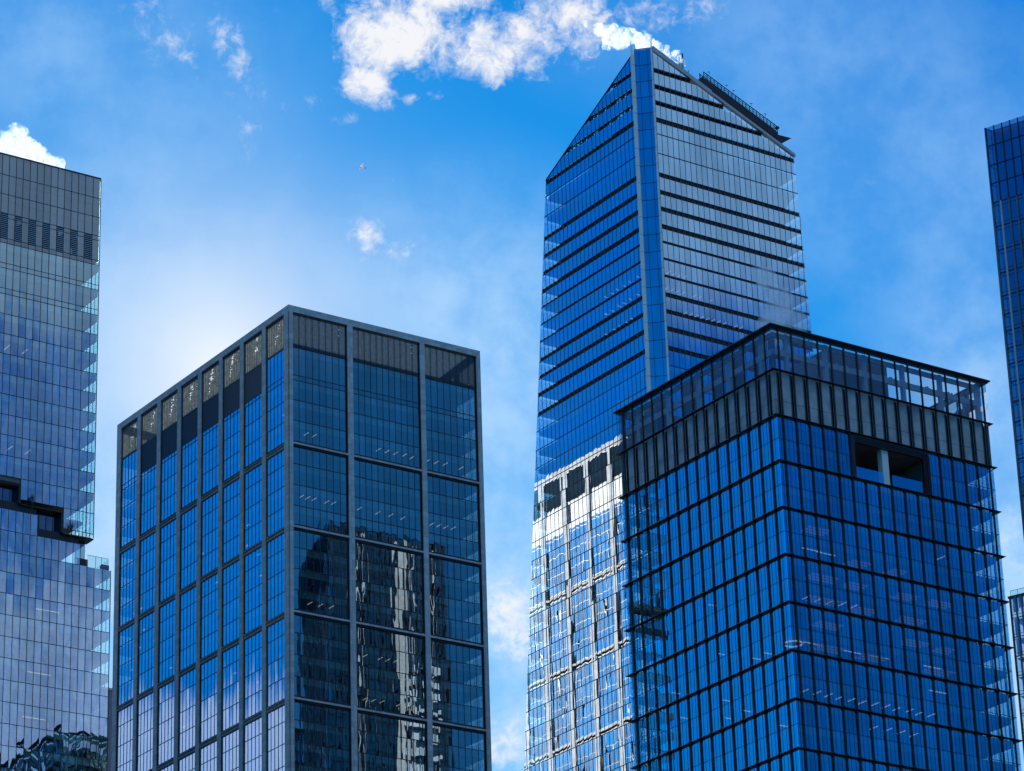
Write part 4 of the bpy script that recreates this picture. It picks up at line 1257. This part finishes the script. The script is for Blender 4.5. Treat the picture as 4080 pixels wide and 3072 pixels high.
# thin high haze over the left and right of the view
hz = w.noise(UV, .55, 6, .6)
hmask = None
for (px, py, rx, ry, rot, k) in ((250, 700, 2.4, 2.2, 0, .23), (900, 1050, 3.2, 1.3, 0, .27), (1950, 1200, 1.7, 1.7, 0, .52), (2030, 2500, 1.6, 3.6, 0, 1.0), (3650, 700, 2.6, 2.2, 0, .34), (3950, 1900, 1.3, 2.4, 0, .85), (4050, 2800, 1.0, 2.2, 0, 1.0), (150, 60, 1.6, 1.2, 0, .26), (3000, 100, 2.6, 1.2, 0, .26), (800, 200, 1.6, 1.5, 0, .16), (300, 2300, 2.5, 3, 0, .9)):
    a0, e0 = pe(px, py); b_ = w.math('MULTIPLY', blob(a0, e0, rx, ry, rot, 2), k)
    hmask = b_ if hmask is None else w.math('ADD', hmask, b_)
hmask = w.math('MINIMUM', w.math('MULTIPLY', hmask, w.ramp(hz, .3, .7, .45, 1.3)), 1.0)
hmask = w.math('MULTIPLY', hmask, w.ramp(w.math('ABSOLUTE', az), 24, 14))
WHT = (9.5, 9.5, 9.7, 1)
HAZ = (4.2, 6.9, 10.2, 1)
colr = w.mix(hmask, skycol, HAZ)
# bright aureole round the sun, which stands just behind the stone framed tower
dt = w.node('ShaderNodeVectorMath', operation='DOT_PRODUCT'); w.l.new(gen, dt.inputs[0]); dt.inputs[1].default_value = SUN_DIR
th = w.math('MULTIPLY', w.math('ARCCOSINE', dt.outputs['Value'], None), 180 / math.pi)
aur = w.math('MULTIPLY', w.math('EXPONENT', w.math('MULTIPLY', w.math('POWER', w.math('DIVIDE', th, 2.25), 1.35), -1.0)), .95)
colr = w.mix(aur, colr, (9.2, 9.7, 10.3, 1))
# lavender cloud sheets away from the sun that the glass mirrors, with added fill and dimming patches
sn = w.noise(UV, .22, 6, .55)
sn2 = w.noise(UV, .06, 3, .5)
def sheet(a_lo, a_hi, e_lo, e_hi, fa, fe, nz):
    ea = w.math('MULTIPLY', w.ramp(az, a_lo - fa, a_lo + fa), w.ramp(az, a_hi + fa, a_hi - fa))
    e2 = w.math('ADD', el, w.math('MULTIPLY', w.math('SUBTRACT', sn, .5), nz))
    ee = w.math('MULTIPLY', w.ramp(e2, e_lo - fe, e_lo + fe), w.ramp(e2, e_hi + fe, e_hi - fe))
    return w.math('MULTIPLY', ea, ee)
s1 = sheet(-68.0, -50, 3, 17.9, 1.2, .45, 2.0)
s2 = sheet(116, 128, 2, 19.6, 1.0, .6, 3.0)
s3 = w.math('MULTIPLY', sheet(98, 113, 24.6, 60, 2.0, 1.2, 3.0), .8)
s3b = w.math('MULTIPLY', sheet(115, 132, 24.2, 60, 2.0, 1.4, 3.0), .9)
LAV3 = (2.7, 3.9, 5.6, 1)
aa = w.math('ABSOLUTE', az)
s4_fill = w.math('MULTIPLY', w.math('MULTIPLY', w.ramp(aa, 55, 85), w.ramp(w.math('ADD', el, w.math('MULTIPLY', sn, 8.0)), 38, 50)), .8)  # bright high sky added behind the view to fill the shaded stone
LAV = (3.2, 4.8, 8.4, 1); LAV2 = (2.2, 3.9, 6.3, 1)
colr = w.mix(w.math('MULTIPLY', s1, .92), colr, LAV)
colr = w.mix(w.math('MULTIPLY', s2, w.ramp(w.noise(UV, .8, 6, .6), .3, .6, .55, .95)), colr, (4.1, 5.2, 8.7, 1))
s5_dim = w.math('MULTIPLY', sheet(109.2, 116.3, 3, 25.5, .9, 1.2, 1.5), .8)  # dim teal sky patch added to darken what the right face mirrors
colr = w.mix(s5_dim, colr, (.2, 1.6, 3.9, 1))
s6 = w.math('MULTIPLY', sheet(116.3, 128, 18, 26, .5, 1.0, 2.0), w.ramp(w.noise(UV, .5, 5, .6), .3, .65, .0, .45))
colr = w.mix(s6, colr, LAV3)
colr = w.mix(s3b, colr, LAV3)
colr = w.mix(s3, colr, LAV2)
colr = w.mix(s4_fill, colr, (6.5, 9.2, 13.0, 1))
colr = w.mix(w.math('MINIMUM', dens, .95), colr, WHT)
colr = w.mix(w.math('MINIMUM', d2, .9), colr, WHT)
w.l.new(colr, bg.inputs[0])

# ------------------------------------------------------------------ render settings
scene.render.engine = 'CYCLES'
scene.view_settings.view_transform = 'Standard'; scene.view_settings.look = 'None'
scene.view_settings.exposure = 0; scene.view_settings.gamma = 1
cy = scene.cycles
cy.max_bounces = 10; cy.diffuse_bounces = 3; cy.glossy_bounces = 5; cy.transmission_bounces = 4
cy.transparent_max_bounces = 20; cy.volume_bounces = 5
cy.sample_clamp_indirect = 8; cy.caustics_reflective = False
cy.use_denoising = True
